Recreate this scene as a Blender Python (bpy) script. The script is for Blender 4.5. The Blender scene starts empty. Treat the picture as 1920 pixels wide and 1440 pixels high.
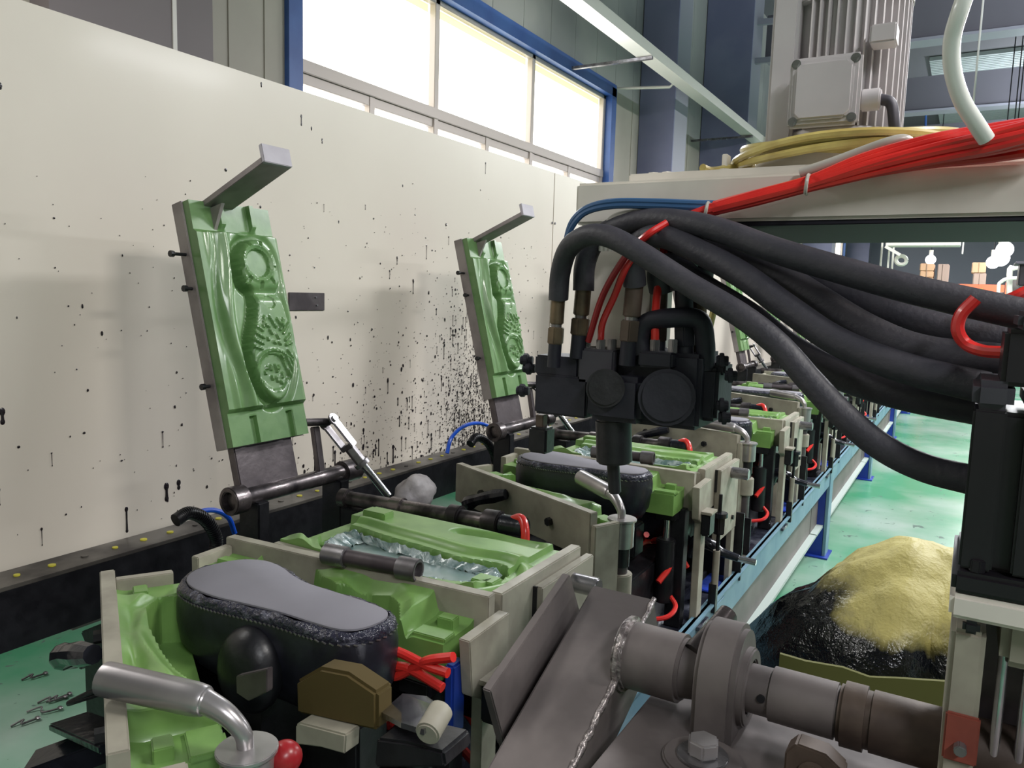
import bpy, bmesh, math, random
import numpy as np
from mathutils import Vector, Matrix, noise
random.seed(7)
SC = bpy.context.scene
COL = SC.collection

# ------------------------------------------------------------------ camera
H = 1.25; F = 1450.0
_Y = Vector((860, -144, F)).normalized()
_D = Vector((-371, 12380, 1450)); _D = (_D - _D.dot(_Y) * _Y).normalized()
_Z = -_D; _X = _Y.cross(_Z) * 1.0
# rows of R are the world axes written in camera coordinates (x right, y down, z forward)
R = Matrix((_X, _Y, _Z))
cam = bpy.data.cameras.new('camera'); cam_o = bpy.data.objects.new('camera', cam); COL.objects.link(cam_o)
cam.sensor_width = 36; cam.lens = 36 * F / 1920; cam.clip_start = 0.02; cam.clip_end = 100
rt = R @ Vector((1, 0, 0)); up = R @ Vector((0, -1, 0)); bk = R @ Vector((0, 0, -1))
cam_o.matrix_world = Matrix(((rt.x, up.x, bk.x, 0), (rt.y, up.y, bk.y, 0), (rt.z, up.z, bk.z, H), (0, 0, 0, 1)))
SC.camera = cam_o

# ------------------------------------------------------------------ world, lights, exposure
SC.view_settings.view_transform = 'Standard'; SC.view_settings.look = 'None'
SC.view_settings.gamma = 1; SC.view_settings.use_curve_mapping = False
SC.view_settings.exposure = 0.0
W = bpy.data.worlds.new('world'); SC.world = W; W.use_nodes = True
W.node_tree.nodes['Background'].inputs[0].default_value = (0.75, 0.82, 1, 1)
W.node_tree.nodes['Background'].inputs[1].default_value = 1.5

def area(name, loc, size, power, color=(1, 1, 1), rot=(0, 0, 0), size_y=None):
    l = bpy.data.lights.new(name, 'AREA'); l.energy = power; l.size = size; l.color = color
    if size_y: l.shape = 'RECTANGLE'; l.size_y = size_y
    o = bpy.data.objects.new(name, l); COL.objects.link(o); o.location = loc; o.rotation_euler = rot
    return o
KEY = area('work_lamp_light', (0.95, 1.15, 2.62), 0.2, 30, (1, .97, .93), rot=(0, 0.35, 0), size_y=0.5)
for x_, y_, z_, p_ in ((0.9, 4.2, 3.3, 150), (0.9, 7.5, 3.3, 210), (0.9, 11.5, 3.3, 240), (1.9, -1.3, 3.4, 95), (4.5, 5.5, 3.6, 160), (0.9, 15.5, 3.3, 200)):
    area('row_lamp_light', (x_, y_, z_), 0.4, p_, (.97, .98, 1), size_y=1.6)
    area('row_lamp_uplight', (x_, y_, z_ + .12), 0.4, p_ * .45, (.86, .91, 1), rot=(math.pi, 0, 0), size_y=1.6)
area('window_daylight', (-2.68, 4.4, 2.4), 3.2, 130, (.93, .96, 1), rot=(0, -math.pi / 2 + .35, 0), size_y=1.1)
area('side_bay_light', (-2.25, 0.3, 2.5), 0.3, 30, (1, .98, .95), size_y=1.2)

# ------------------------------------------------------------------ pixel -> point on a plane of the room
def _ray(u, v): return R @ Vector((u - 960, v - 720, F))
def atz(u, v, z): d = _ray(u, v); return d * ((z - H) / d.z) + Vector((0, 0, H))
def atx(u, v, x): d = _ray(u, v); return d * (x / d.x) + Vector((0, 0, H))
def aty(u, v, y): d = _ray(u, v); return d * (y / d.y) + Vector((0, 0, H))

# ------------------------------------------------------------------ materials
def lin(c):
    return tuple((x / 12.92 if x <= .04045 else ((x + .055) / 1.055) ** 2.4) for x in [v / 255 for v in c])
MATS = {}
def mat(name, c, rough=.5, metal=0., c2=None, nscale=8., bump=0., bscale=60., coat=0., emit=None, rvar=0., lo=.4, hi=.62, detail=4, alpha=None, bdist=.002):
    m = bpy.data.materials.new(name); m.use_nodes = True; nt = m.node_tree; b = nt.nodes['Principled BSDF']
    b.inputs['Base Color'].default_value = (*lin(c), 1); b.inputs['Roughness'].default_value = rough; b.inputs['Metallic'].default_value = metal
    b.inputs['Coat Weight'].default_value = coat; b.inputs['Coat Roughness'].default_value = .12
    tc = nt.nodes.new('ShaderNodeTexCoord')
    if c2 is not None:
        n = nt.nodes.new('ShaderNodeTexNoise'); n.inputs['Scale'].default_value = nscale; n.inputs['Detail'].default_value = detail
        r = nt.nodes.new('ShaderNodeValToRGB'); r.color_ramp.elements[0].position = lo; r.color_ramp.elements[1].position = hi
        r.color_ramp.elements[0].color = (*lin(c), 1); r.color_ramp.elements[1].color = (*lin(c2), 1)
        nt.links.new(tc.outputs['Object'], n.inputs['Vector']); nt.links.new(n.outputs['Fac'], r.inputs['Fac']); nt.links.new(r.outputs['Color'], b.inputs['Base Color'])
        if rvar:
            mp = nt.nodes.new('ShaderNodeMapRange'); mp.inputs['From Min'].default_value = .35; mp.inputs['From Max'].default_value = .65
            mp.inputs['To Min'].default_value = max(.03, rough - rvar); mp.inputs['To Max'].default_value = min(1, rough + rvar)
            nt.links.new(n.outputs['Fac'], mp.inputs['Value']); nt.links.new(mp.outputs['Result'], b.inputs['Roughness'])
    if bump:
        n2 = nt.nodes.new('ShaderNodeTexNoise'); n2.inputs['Scale'].default_value = bscale; n2.inputs['Detail'].default_value = 3
        bp = nt.nodes.new('ShaderNodeBump'); bp.inputs['Strength'].default_value = bump; bp.inputs['Distance'].default_value = bdist
        nt.links.new(tc.outputs['Object'], n2.inputs['Vector']); nt.links.new(n2.outputs['Fac'], bp.inputs['Height']); nt.links.new(bp.outputs['Normal'], b.inputs['Normal'])
    if emit:
        b.inputs['Emission Color'].default_value = (*lin(emit[0]), 1); b.inputs['Emission Strength'].default_value = emit[1]
    MATS[name] = m; return m
mat('green', (120, 158, 86), .38, c2=(104, 142, 74), nscale=14, bump=.12, bscale=25, coat=.25)
mat('green_wet', (102, 138, 84), .4, c2=(88, 126, 72), nscale=20, bump=.25, bscale=40, coat=.3)
mat('cream_metal', (162, 157, 142), .5, c2=(138, 133, 120), nscale=12, bump=.1, rvar=.12)
mat('steel', (150, 148, 150), .34, .75, c2=(108, 104, 106), nscale=15, bump=.15, rvar=.12)
mat('side_steel', (150, 142, 140), .5, .25, c2=(120, 112, 112), nscale=9)
mat('dirty_steel', (112, 104, 104), .36, .7, c2=(48, 44, 46), nscale=18, bump=.5, bscale=45, rvar=.15)
mat('mount_steel', (104, 96, 98), .42, .5, c2=(70, 63, 66), nscale=10, bump=.3, rvar=.12)
mat('lip_grey', (170, 165, 172), .6, .1, c2=(156, 151, 158), nscale=12)
mat('chrome', (205, 205, 208), .16, .95, c2=(170, 170, 175), nscale=20)
mat('satin', (186, 182, 182), .3, .7, c2=(150, 145, 146), nscale=8)
mat('bracket', (118, 110, 108), .55, .3, c2=(92, 85, 84), nscale=9, bump=.35, bscale=30, rvar=.1)
mat('weld', (176, 168, 166), .35, .6, c2=(110, 102, 102), nscale=70, bump=1., bscale=120, bdist=.004)
mat('rust', (96, 82, 72), .55, .3, c2=(66, 54, 48), nscale=14, bump=.3)
mat('bronze', (120, 104, 82), .42, .6, c2=(84, 74, 62), nscale=25, bump=.2)
mat('black', (30, 30, 34), .38, .1, c2=(20, 20, 24), nscale=30, bump=.4, bscale=60)
mat('black_wet', (26, 27, 34), .22, .2, c2=(40, 42, 52), nscale=12, bump=.8, bscale=35)
mat('valve_black', (34, 34, 44), .55, .2, c2=(44, 44, 54), nscale=9, bump=.5, bscale=50)
mat('valve_grey', (78, 76, 84), .5, .3, c2=(66, 64, 72), nscale=12)
mat('hose', (50, 49, 57), .55, 0, c2=(58, 56, 63), nscale=30, bump=.4, bscale=150)  # black rubber made lighter and bluer, haze put into the colour
mat('red', (226, 52, 44), .32, 0, c2=(206, 40, 38), nscale=9, coat=.4)
mat('red_dark', (150, 30, 36), .32)
mat('blue_hose', (20, 88, 214), .28, coat=.4)
mat('grayblue_hose', (58, 92, 132), .35)
mat('grey_hose', (172, 168, 160), .35, coat=.3)
mat('white_hose', (222, 224, 218), .35, coat=.4)
mat('yellow_hose', (206, 190, 116), .35, coat=.3, c2=(180, 160, 92), nscale=20)
mat('arm', (226, 220, 210), .42, c2=(208, 202, 192), nscale=6, bump=.15, bscale=12)
mat('arm_under_shade', (22, 20, 36), .7)  # dark navy: shade beneath the cream arm put into the colour
mat('motor', (200, 195, 196), .46, .1, c2=(184, 180, 182), nscale=6)
mat('panel', (216, 207, 194), .36, c2=(210, 201, 188), nscale=1.5, bump=.05, bscale=3, coat=.12)
mat('drip', (34, 28, 32), .25)
mat('wall', (176, 171, 158), .6, c2=(166, 161, 149), nscale=2)
mat('wall_upper', (168, 168, 164), .7, c2=(146, 147, 146), nscale=.6, lo=.5, hi=.6)
mat('wall_column', (112, 104, 104), .55)
mat('column', (128, 130, 158), .6, c2=(116, 118, 148), nscale=2)  # blue paint lightened, with the distant haze put into the colour
mat('column_flange', (150, 150, 162), .5)
mat('frame_blue', (58, 96, 160), .35, c2=(46, 82, 146), nscale=4)
mat('alu', (186, 176, 168), .4, .2)
mat('glow', (255, 255, 250), .5, emit=((255, 254, 246), 2.6))
mat('film', (236, 226, 150), .5, emit=((246, 240, 180), 1.0))
mat('ceiling', (112, 110, 116), .7)
mat('ceiling_light', (186, 194, 194), .5)
mat('beam', (98, 96, 104), .6)
mat('white_paint', (214, 210, 202), .45)
mat('rail_blue', (108, 140, 156), .45, c2=(98, 132, 150), nscale=5, rvar=.1)
mat('leg_blue', (28, 58, 150), .4, c2=(24, 50, 136), nscale=7)
mat('skirt', (118, 108, 106), .5, c2=(96, 88, 86), nscale=4)
mat('lip', (166, 178, 172), .45)  # pale skirt edge; the light catching it is put into the colour
mat('guide', (96, 92, 86), .42, .3, c2=(62, 58, 56), nscale=8, rvar=.1)
mat('yellow_dot', (196, 188, 60), .45)
mat('bed', (44, 46, 58), .3, .3, c2=(88, 90, 100), nscale=16, bump=.7, bscale=50, rvar=.15, lo=.5, hi=.7)
mat('blue_pad', (46, 74, 190), .22, c2=(70, 96, 200), nscale=25, bump=.6, bscale=90, coat=.5)
mat('slop', (150, 148, 140), .3, c2=(96, 92, 90), nscale=40, bump=1., bscale=80, bdist=.005)
mat('insole', (128, 126, 134), .8, c2=(122, 120, 128), nscale=6)
mat('leather', (28, 28, 36), .35, c2=(36, 36, 46), nscale=40, bump=.3, bscale=70)
mat('margin', (44, 44, 58), .16, .1, c2=(130, 130, 146), nscale=70, bump=1., bscale=130, lo=.56, hi=.8, bdist=.005)
mat('skin_film', (140, 158, 156), .22, c2=(112, 136, 132), nscale=16, bump=.35, bscale=20, coat=.4)
mat('skin_rag', (104, 130, 128), .1, c2=(176, 190, 190), nscale=60, bump=1., bscale=60, bdist=.004, coat=.6)
mat('foam', (150, 146, 146), .55, c2=(120, 116, 118), nscale=16, bump=.7, bscale=24, bdist=.006)
mat('yellow_pad', (76, 62, 24), .8)  # yellow darkened: deep shade below the shoe put into the colour
mat('ochre', (190, 160, 50), .5)
mat('orange', (222, 106, 72), .5)
mat('carton', (198, 160, 126), .8, c2=(186, 148, 116), nscale=3)
mat('carton_dull', (160, 138, 126), .8)
mat('far_wall', (140, 142, 156), .8)
mat('clutter', (120, 116, 122), .4, .3, c2=(50, 50, 58), nscale=40)
mat('lamp', (255, 255, 255), .5, emit=((255, 255, 255), 14))
mat('box_olive', (92, 92, 44), .7)
mat('red_brown', (146, 72, 58), .5, c2=(120, 58, 48), nscale=12)
mat('teal', (60, 110, 100), .5)
mat('sign_white', (214, 220, 210), .5)
mat('servo', (28, 25, 30), .4, .1, c2=(36, 32, 38), nscale=5)

# floor: glossy green epoxy with worn pale patches and scuffs
m = bpy.data.materials.new('floor_epoxy'); m.use_nodes = True; nt = m.node_tree; b = nt.nodes['Principled BSDF']; MATS['floor'] = m
tc = nt.nodes.new('ShaderNodeTexCoord')
n1 = nt.nodes.new('ShaderNodeTexNoise'); n1.inputs['Scale'].default_value = 1.4; n1.inputs['Detail'].default_value = 5
r1 = nt.nodes.new('ShaderNodeValToRGB'); r1.color_ramp.elements[0].position = .38; r1.color_ramp.elements[1].position = .68
r1.color_ramp.elements[0].color = (*lin((72, 142, 106)), 1); r1.color_ramp.elements[1].color = (*lin((150, 170, 158)), 1)
n2 = nt.nodes.new('ShaderNodeTexNoise'); n2.inputs['Scale'].default_value = 16; n2.inputs['Detail'].default_value = 8; n2.inputs['Distortion'].default_value = 1.2
r2 = nt.nodes.new('ShaderNodeValToRGB'); r2.color_ramp.elements[0].position = .66; r2.color_ramp.elements[1].position = .7
r2.color_ramp.elements[0].color = (0, 0, 0, 1); r2.color_ramp.elements[1].color = (1, 1, 1, 1)
mx = nt.nodes.new('ShaderNodeMixRGB'); mx.inputs['Color2'].default_value = (*lin((92, 112, 104)), 1)
nt.links.new(tc.outputs['Object'], n1.inputs['Vector']); nt.links.new(tc.outputs['Object'], n2.inputs['Vector'])
nt.links.new(n1.outputs['Fac'], r1.inputs['Fac']); nt.links.new(n2.outputs['Fac'], r2.inputs['Fac'])
nt.links.new(r1.outputs['Color'], mx.inputs['Color1']); nt.links.new(r2.outputs['Color'], mx.inputs['Fac']); nt.links.new(mx.outputs['Color'], b.inputs['Base Color'])
b.inputs['Roughness'].default_value = .24

# woven sack: straw yellow, soaked black resin in the lower part, a teal tinge at one end
m = bpy.data.materials.new('sack'); m.use_nodes = True; nt = m.node_tree; b = nt.nodes['Principled BSDF']; MATS['sack'] = m
tc = nt.nodes.new('ShaderNodeTexCoord'); sp = nt.nodes.new('ShaderNodeSeparateXYZ'); nt.links.new(tc.outputs['Object'], sp.inputs[0])
n1 = nt.nodes.new('ShaderNodeTexNoise'); n1.inputs['Scale'].default_value = 7; n1.inputs['Detail'].default_value = 4; nt.links.new(tc.outputs['Object'], n1.inputs['Vector'])
ma = nt.nodes.new('ShaderNodeMath'); ma.operation = 'MULTIPLY_ADD'; ma.inputs[1].default_value = .25; nt.links.new(n1.outputs['Fac'], ma.inputs[0]); nt.links.new(sp.outputs['Z'], ma.inputs[2])
mb_ = nt.nodes.new('ShaderNodeMath'); mb_.operation = 'MULTIPLY_ADD'; mb_.inputs[1].default_value = .10; nt.links.new(sp.outputs['X'], mb_.inputs[0]); nt.links.new(ma.outputs[0], mb_.inputs[2])
rr = nt.nodes.new('ShaderNodeValToRGB'); e = rr.color_ramp.elements
e[0].position = .66; e[0].color = (*lin((14, 16, 20)), 1); e[1].position = .71; e[1].color = (*lin((166, 156, 92)), 1)
nt.links.new(mb_.outputs[0], rr.inputs['Fac'])
wv = nt.nodes.new('ShaderNodeTexNoise'); wv.inputs['Scale'].default_value = 160; nt.links.new(tc.outputs['Object'], wv.inputs['Vector'])
w2 = nt.nodes.new('ShaderNodeTexNoise'); w2.inputs['Scale'].default_value = 22; w2.inputs['Detail'].default_value = 4; nt.links.new(tc.outputs['Object'], w2.inputs['Vector'])
ad = nt.nodes.new('ShaderNodeMath'); ad.operation = 'MULTIPLY_ADD'; ad.inputs[1].default_value = .15; nt.links.new(wv.outputs['Fac'], ad.inputs[0]); nt.links.new(w2.outputs['Fac'], ad.inputs[2])
bp = nt.nodes.new('ShaderNodeBump'); bp.inputs['Strength'].default_value = .8; bp.inputs['Distance'].default_value = .012; nt.links.new(ad.outputs[0], bp.inputs['Height']); nt.links.new(bp.outputs['Normal'], b.inputs['Normal'])
nt.links.new(rr.outputs['Color'], b.inputs['Base Color'])
mr = nt.nodes.new('ShaderNodeMapRange'); mr.inputs['From Min'].default_value = .66; mr.inputs['From Max'].default_value = .72; mr.inputs['To Min'].default_value = .14; mr.inputs['To Max'].default_value = .6
nt.links.new(mb_.outputs[0], mr.inputs['Value']); nt.links.new(mr.outputs['Result'], b.inputs['Roughness'])

# ------------------------------------------------------------------ mesh helpers
V3 = Vector
def catmull(P, n=8):
    P = [V3(p) for p in P]
    if len(P) < 3: return P
    Q = [P[0] * 2 - P[1]] + P + [P[-1] * 2 - P[-2]]; out = []
    for i in range(1, len(Q) - 2):
        a, b, c, d = Q[i - 1:i + 3]
        for k in range(n):
            t = k / n
            out.append(.5 * ((2 * b) + (c - a) * t + (2 * a - 5 * b + 4 * c - d) * t * t + (3 * b - a - 3 * c + d) * t ** 3))
    out.append(P[-1]); return out
def closed_catmull(P, n=8):
    L = len(P); out = []
    for i in range(L):
        a, b, c, d = [V3((*P[(i + k) % L], 0)) if len(P[0]) == 2 else V3(P[(i + k) % L]) for k in (-1, 0, 1, 2)]
        for k in range(n):
            t = k / n; out.append(.5 * ((2 * b) + (c - a) * t + (2 * a - 5 * b + 4 * c - d) * t * t + (3 * b - a - 3 * c + d) * t ** 3))
    return out
ORG = {}
class MB:
    def __init__(s): s.v = []; s.f = []
    def add(s, vs, fs):
        o = len(s.v); s.v += [V3(p) for p in vs]; s.f += [tuple(i + o for i in f) for f in fs]; return s
    def box(s, x0, x1, y0, y1, z0, z1, M=None):
        vs = [V3((x, y, z)) for x in (x0, x1) for y in (y0, y1) for z in (z0, z1)]
        if M is not None: vs = [M @ p for p in vs]
        return s.add(vs, [(0, 1, 3, 2), (4, 6, 7, 5), (0, 4, 5, 1), (2, 3, 7, 6), (0, 2, 6, 4), (1, 5, 7, 3)])
    def bar(s, a, b, w, h, upv=(0, 0, 1)):
        a = V3(a); b = V3(b); d = (b - a).normalized(); u = V3(upv)
        sx = d.cross(u)
        if sx.length < 1e-4: sx = d.cross(V3((1, 0, 0)))
        sx.normalize(); u = sx.cross(d)
        vs = [p + sx * i * w / 2 + u * j * h / 2 for p in (a, b) for i in (-1, 1) for j in (-1, 1)]
        return s.add(vs, [(0, 1, 3, 2), (4, 6, 7, 5), (0, 4, 5, 1), (2, 3, 7, 6), (0, 2, 6, 4), (1, 5, 7, 3)])
    def cyl(s, a, b, r, r2=None, n=20, hole=0):
        a = V3(a); b = V3(b); d = (b - a).normalized(); x = d.orthogonal().normalized(); y = d.cross(x); r2 = r if r2 is None else r2
        def ring(c, q): return [c + x * math.cos(2 * math.pi * i / n) * q + y * math.sin(2 * math.pi * i / n) * q for i in range(n)]
        vs = ring(a, r) + ring(b, r2); fs = [(i, (i + 1) % n, n + (i + 1) % n, n + i) for i in range(n)]
        if hole:
            vs += ring(a, hole) + ring(b, hole)
            fs += [(2 * n + i, 3 * n + i, 3 * n + (i + 1) % n, 2 * n + (i + 1) % n) for i in range(n)]
            fs += [(i, 2 * n + i, 2 * n + (i + 1) % n, (i + 1) % n) for i in range(n)]
            fs += [(n + i, n + (i + 1) % n, 3 * n + (i + 1) % n, 3 * n + i) for i in range(n)]
        else: fs += [tuple(range(n))[::-1], tuple(range(n, 2 * n))]
        return s.add(vs, fs)
    def tube(s, P, r, n=12, k=8, smooth=True):
        P = catmull(P, k) if smooth else [V3(p) for p in P]
        L = len(P); rs = r if isinstance(r, (list, tuple)) else [r] * L
        if len(rs) != L: rs = [np.interp(i / (L - 1), np.linspace(0, 1, len(rs)), rs) for i in range(L)]
        d = (P[1] - P[0]).normalized(); x = d.orthogonal().normalized(); vs = []
        for i, p in enumerate(P):
            t = (P[min(i + 1, L - 1)] - P[max(i - 1, 0)]).normalized()
            x = (x - t * x.dot(t)).normalized(); y = t.cross(x)
            vs += [p + (x * math.cos(2 * math.pi * j / n) + y * math.sin(2 * math.pi * j / n)) * rs[i] for j in range(n)]
        fs = [(i * n + j, i * n + (j + 1) % n, (i + 1) * n + (j + 1) % n, (i + 1) * n + j) for i in range(L - 1) for j in range(n)]
        fs += [tuple(range(n))[::-1], tuple(range((L - 1) * n, L * n))]
        return s.add(vs, fs)
    def prism(s, poly, fn, a, b):
        """poly of (p,q); fn(p,q,t) -> point; extruded from t=a to t=b"""
        n = len(poly); vs = [fn(p, q, a) for p, q in poly] + [fn(p, q, b) for p, q in poly]
        return s.add(vs, [(i, (i + 1) % n, n + (i + 1) % n, n + i) for i in range(n)] + [tuple(range(n))[::-1], tuple(range(n, 2 * n))])
    def field(s, nu, nv, top, bot):
        """solid whose upper face is the grid top(i,j) and whose lower face is bot(i,j) along the rim"""
        T = [[V3(top(i / nu, j / nv)) for j in range(nv + 1)] for i in range(nu + 1)]
        vs = [p for r in T for p in r]; I = lambda i, j: i * (nv + 1) + j
        fs = [(I(i, j), I(i + 1, j), I(i + 1, j + 1), I(i, j + 1)) for i in range(nu) for j in range(nv)]
        rim = [(i, 0) for i in range(nu)] + [(nu, j) for j in range(nv)] + [(i, nv) for i in range(nu, 0, -1)] + [(0, j) for j in range(nv, 0, -1)]
        o = len(vs); vs += [V3(bot(i / nu, j / nv)) for i, j in rim]; m_ = len(rim)
        fs += [(I(*rim[k]), o + k, o + (k + 1) % m_, I(*rim[(k + 1) % m_])) for k in range(m_)] + [tuple(o + k for k in range(m_))]
        return s.add(vs, fs)
    def ball(s, c, r, n=12, sc=(1, 1, 1)):
        c = V3(c); vs = []; fs = []
        for i in range(n + 1):
            th = math.pi * i / n
            for j in range(n * 2):
                ph = math.pi * j / n; vs.append(c + V3((math.sin(th) * math.cos(ph) * sc[0], math.sin(th) * math.sin(ph) * sc[1], math.cos(th) * sc[2])) * r)
        m_ = n * 2
        fs = [(i * m_ + j, (i + 1) * m_ + j, (i + 1) * m_ + (j + 1) % m_, i * m_ + (j + 1) % m_) for i in range(n) for j in range(m_)]
        return s.add(vs, fs)
    def build(s, name, material, parent=None, bev=0, ang=35, flat=False):
        org = ORG.get(parent.name, V3((0, 0, 0))) if parent else V3((0, 0, 0))
        me = bpy.data.meshes.new(name); me.from_pydata([tuple(p - org) for p in s.v], [], s.f)
        bm = bmesh.new(); bm.from_mesh(me)
        bmesh.ops.remove_doubles(bm, verts=bm.verts, dist=1e-6)
        bmesh.ops.recalc_face_normals(bm, faces=bm.faces)
        if bev:
            ed = [e for e in bm.edges if len(e.link_faces) == 2 and e.calc_face_angle(0) > .6]
            bmesh.ops.bevel(bm, geom=ed, offset=bev, segments=2, affect='EDGES', clamp_overlap=True)
        bm.to_mesh(me); bm.free()
        if not flat:
            me.shade_smooth(); me.set_sharp_from_angle(angle=math.radians(ang))
        me.materials.append(MATS[material]); o = bpy.data.objects.new(name, me); COL.objects.link(o)
        if parent: o.parent = parent; ORG[o.name] = org
        return o
def tag(o, label=None, cat=None, group=None, kind=None):
    for k, v in (('label', label), ('category', cat), ('group', group), ('kind', kind)):
        if v: o[k] = v
    return o
def thing(name, label, cat, loc, group=None):
    o = bpy.data.objects.new(name, None); COL.objects.link(o); o.location = loc; o.empty_display_size = .05
    ORG[o.name] = V3(loc); return tag(o, label, cat, group)
def kids(o): return [c for c in ALLKIDS.get(o.name, [])]
def copy_tree(o, parent=None):
    c = o.copy(); COL.objects.link(c); c.parent = parent
    for ch in [x for x in o.children]: copy_tree(ch, c)
    return c
ORDN = ['nearest', 'second', 'third', 'fourth', 'fifth', 'sixth', 'seventh', 'eighth', 'ninth', 'tenth', 'eleventh', 'twelfth']
def where(n): return 'nearest to the camera' if n == 0 else ORDN[n] + ' from the camera'

# ================================================================== THE ROOM
PX = -1.6      # face of the cream splash panels
WX = -2.8      # window wall
K = 2.8 / 2.3
def zk(z): return 1.25 + (z - 1.25) * K
def struct(o): return tag(o, kind='structure')
struct(MB().box(-3.2, 9, -4, 22, -.1, 0).build('floor', 'floor', flat=True))
# window wall with openings
wl = bpy.data.objects.new('wall_left', None); COL.objects.link(wl); wl.location = (WX, 0, 0); ORG['wall_left'] = V3((WX, 0, 0)); struct(wl)
WT = .12
def wallbox(n, y0, y1, z0, z1, mt): return MB().box(WX - WT, WX, y0, y1, z0, z1).build(n, mt, wl, flat=True)
WY0, WY1, WZ0, WZ1 = 2.17 * K, 5.22 * K, 1.45, zk(2.70)
wins = [(WY0, WY1), (11.2, 14.8), (17.4, 20.8)]
ys = -4
for a, bb in wins:
    wallbox('wall_panel', ys, a, 0, WZ1, 'wall'); wallbox('sill_wall', a, bb, 0, WZ0, 'wall'); ys = bb
wallbox('wall_panel', ys, 22, 0, WZ1, 'wall')
yy = -4.0
while yy < 21.9:                                   # upper cladding in separate sheets
    MB().box(WX - WT, WX - .004, yy, yy + .395, WZ1, 5.2).build('cladding_sheet', 'wall_upper', wl, flat=True); yy += .4
for y in (1.91 * K, 2.07 * K, 1.5, 1.1, 6.8, 7.5, 8.4, 9.2, 10.0, 10.7):
    MB().box(WX, WX + .006, y - .009, y + .009, 0, WZ1).build('rib', 'wall', wl, flat=True)
# blue window trims
def window(a, b_, k):
    w = bpy.data.objects.new('window_%d' % k, None); COL.objects.link(w); w.location = (WX, a, WZ0); ORG[w.name] = V3((WX, a, WZ0)); struct(w)
    def P(n, x0, x1, y0, y1, z0, z1, mt, bev=0): return MB().box(x0, x1, y0, y1, z0, z1).build(n, mt, w, bev=bev, flat=not bev)
    P('blue_trim', WX - .1, WX + .03, a - .01, a + .075, WZ0, WZ1, 'frame_blue'); P('blue_trim', WX - .1, WX + .03, b_ - .085, b_ + .01, WZ0, WZ1, 'frame_blue')
    P('blue_trim', WX - .1, WX + .03, a, b_, WZ1 - .07, WZ1 + .03, 'frame_blue'); P('blue_trim', WX - .1, WX + .03, a, b_, WZ0 - .03, WZ0, 'frame_blue')
    y0, y1 = a + .075, b_ - .085; z0, z1 = WZ0, WZ1 - .07; xa, xb = WX - .075, WX - .03
    mull = [y0 + (y1 - y0) * .318, y0 + (y1 - y0) * .645]
    for y in [y0 + .018] + mull + [y1 - .018]: P('mullion', xa, xb, y - .022, y + .022, z0, z1, 'alu', .003)
    P('transom', xa, xb + .006, y0, y1, zk(2.085), zk(2.135), 'alu', .003); P('head_rail', xa, xb, y0, y1, z1 - .03, z1, 'alu', .003); P('bottom_rail', xa, xb, y0, y1, z0, z0 + .03, 'alu', .003)
    cells = [y0] + mull + [y1]
    for i in range(3):
        P('pane', xa - .02, xa - .012, cells[i] + .01, cells[i + 1] - .01, zk(2.12), z1, 'glow')
        mid = (cells[i] + cells[i + 1]) / 2
        P('sash_stile', xa, xb - .006, mid - .022, mid + .022, z0, zk(2.09), 'alu', .003)
        for (u0, u1) in ((cells[i] + .02, mid - .02), (mid + .02, cells[i + 1] - .02)):
            P('sash_rail', xa, xb - .01, u0, u1, zk(2.045), zk(2.085), 'alu', .002)
            P('pane', xa - .02, xa - .012, u0, u1, z0, zk(2.08), 'glow')
        P('yellow_film', xa - .010, xa - .007, cells[i] + (.3 if i == 0 else .08), cells[i + 1] - .03, z1 - .075, z1 - .03, 'film')
for k, (a, b_) in enumerate(wins): window(a, b_, k + 1)
# shallow dark column in the near corner of the wall
MB().box(WX, WX + .12, 1.40 * K - .2, 1.63 * K - .02, 0, 5.2).build('trim_1', 'wall_column', flat=True)['kind'] = 'structure'
MB().box(WX, WX + .10, 1.64 * K - .02, 1.775 * K, 0, 5.2).build('trim_2', 'wall_column', flat=True)['kind'] = 'structure'
struct(MB().box(WX, WX + .125, 1.628 * K - .02, 1.642 * K - .02, 0, 5.2).build('trim_3', 'white_paint', flat=True))
# far and right walls, ceiling
struct(MB().box(-3.2, 9, 21.9, 22, 0, 5.2).build('wall_far', 'far_wall', flat=True))
struct(MB().box(8.9, 9, -4, 22, 0, 5.2).build('wall_right', 'far_wall', flat=True))
struct(MB().box(-3.2, 9, -4.1, -4, 0, 5.2).build('wall_back', 'wall', flat=True))
ce = bpy.data.objects.new('ceiling', None); COL.objects.link(ce); ce.location = (0, 0, 5.2); ORG['ceiling'] = V3((0, 0, 5.2)); struct(ce)
MB().box(-3.2, 9, -4, 22, 5.2, 5.3).build('deck', 'ceiling', ce, flat=True)
BZ = aty(1750, 80, 9.6).z
for y in (6.2, 9.6, 13, 16.4, 19.8):
    MB().box(-2.3, 9, y - .09, y + .09, BZ + .03, min(5.2, BZ + .5)).build('cross_beam', 'beam', ce, flat=True)
    MB().box(-2.3, 9, y - .13, y + .13, BZ, BZ + .03).build('beam_flange', 'column_flange', ce, flat=True)
for y0 in (11.6, 14.4, 18.0):                # ribbed roof lights between the beams
    mb = MB(); y = y0
    while y < y0 + 1.6:
        mb.box(-.9, 9, y, y + .07, 5.13, 5.19); y += .1
    tag(mb.build('roof_ribs', 'ceiling_light', ce, flat=True), 'pale ribbed roof sheet')
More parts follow.
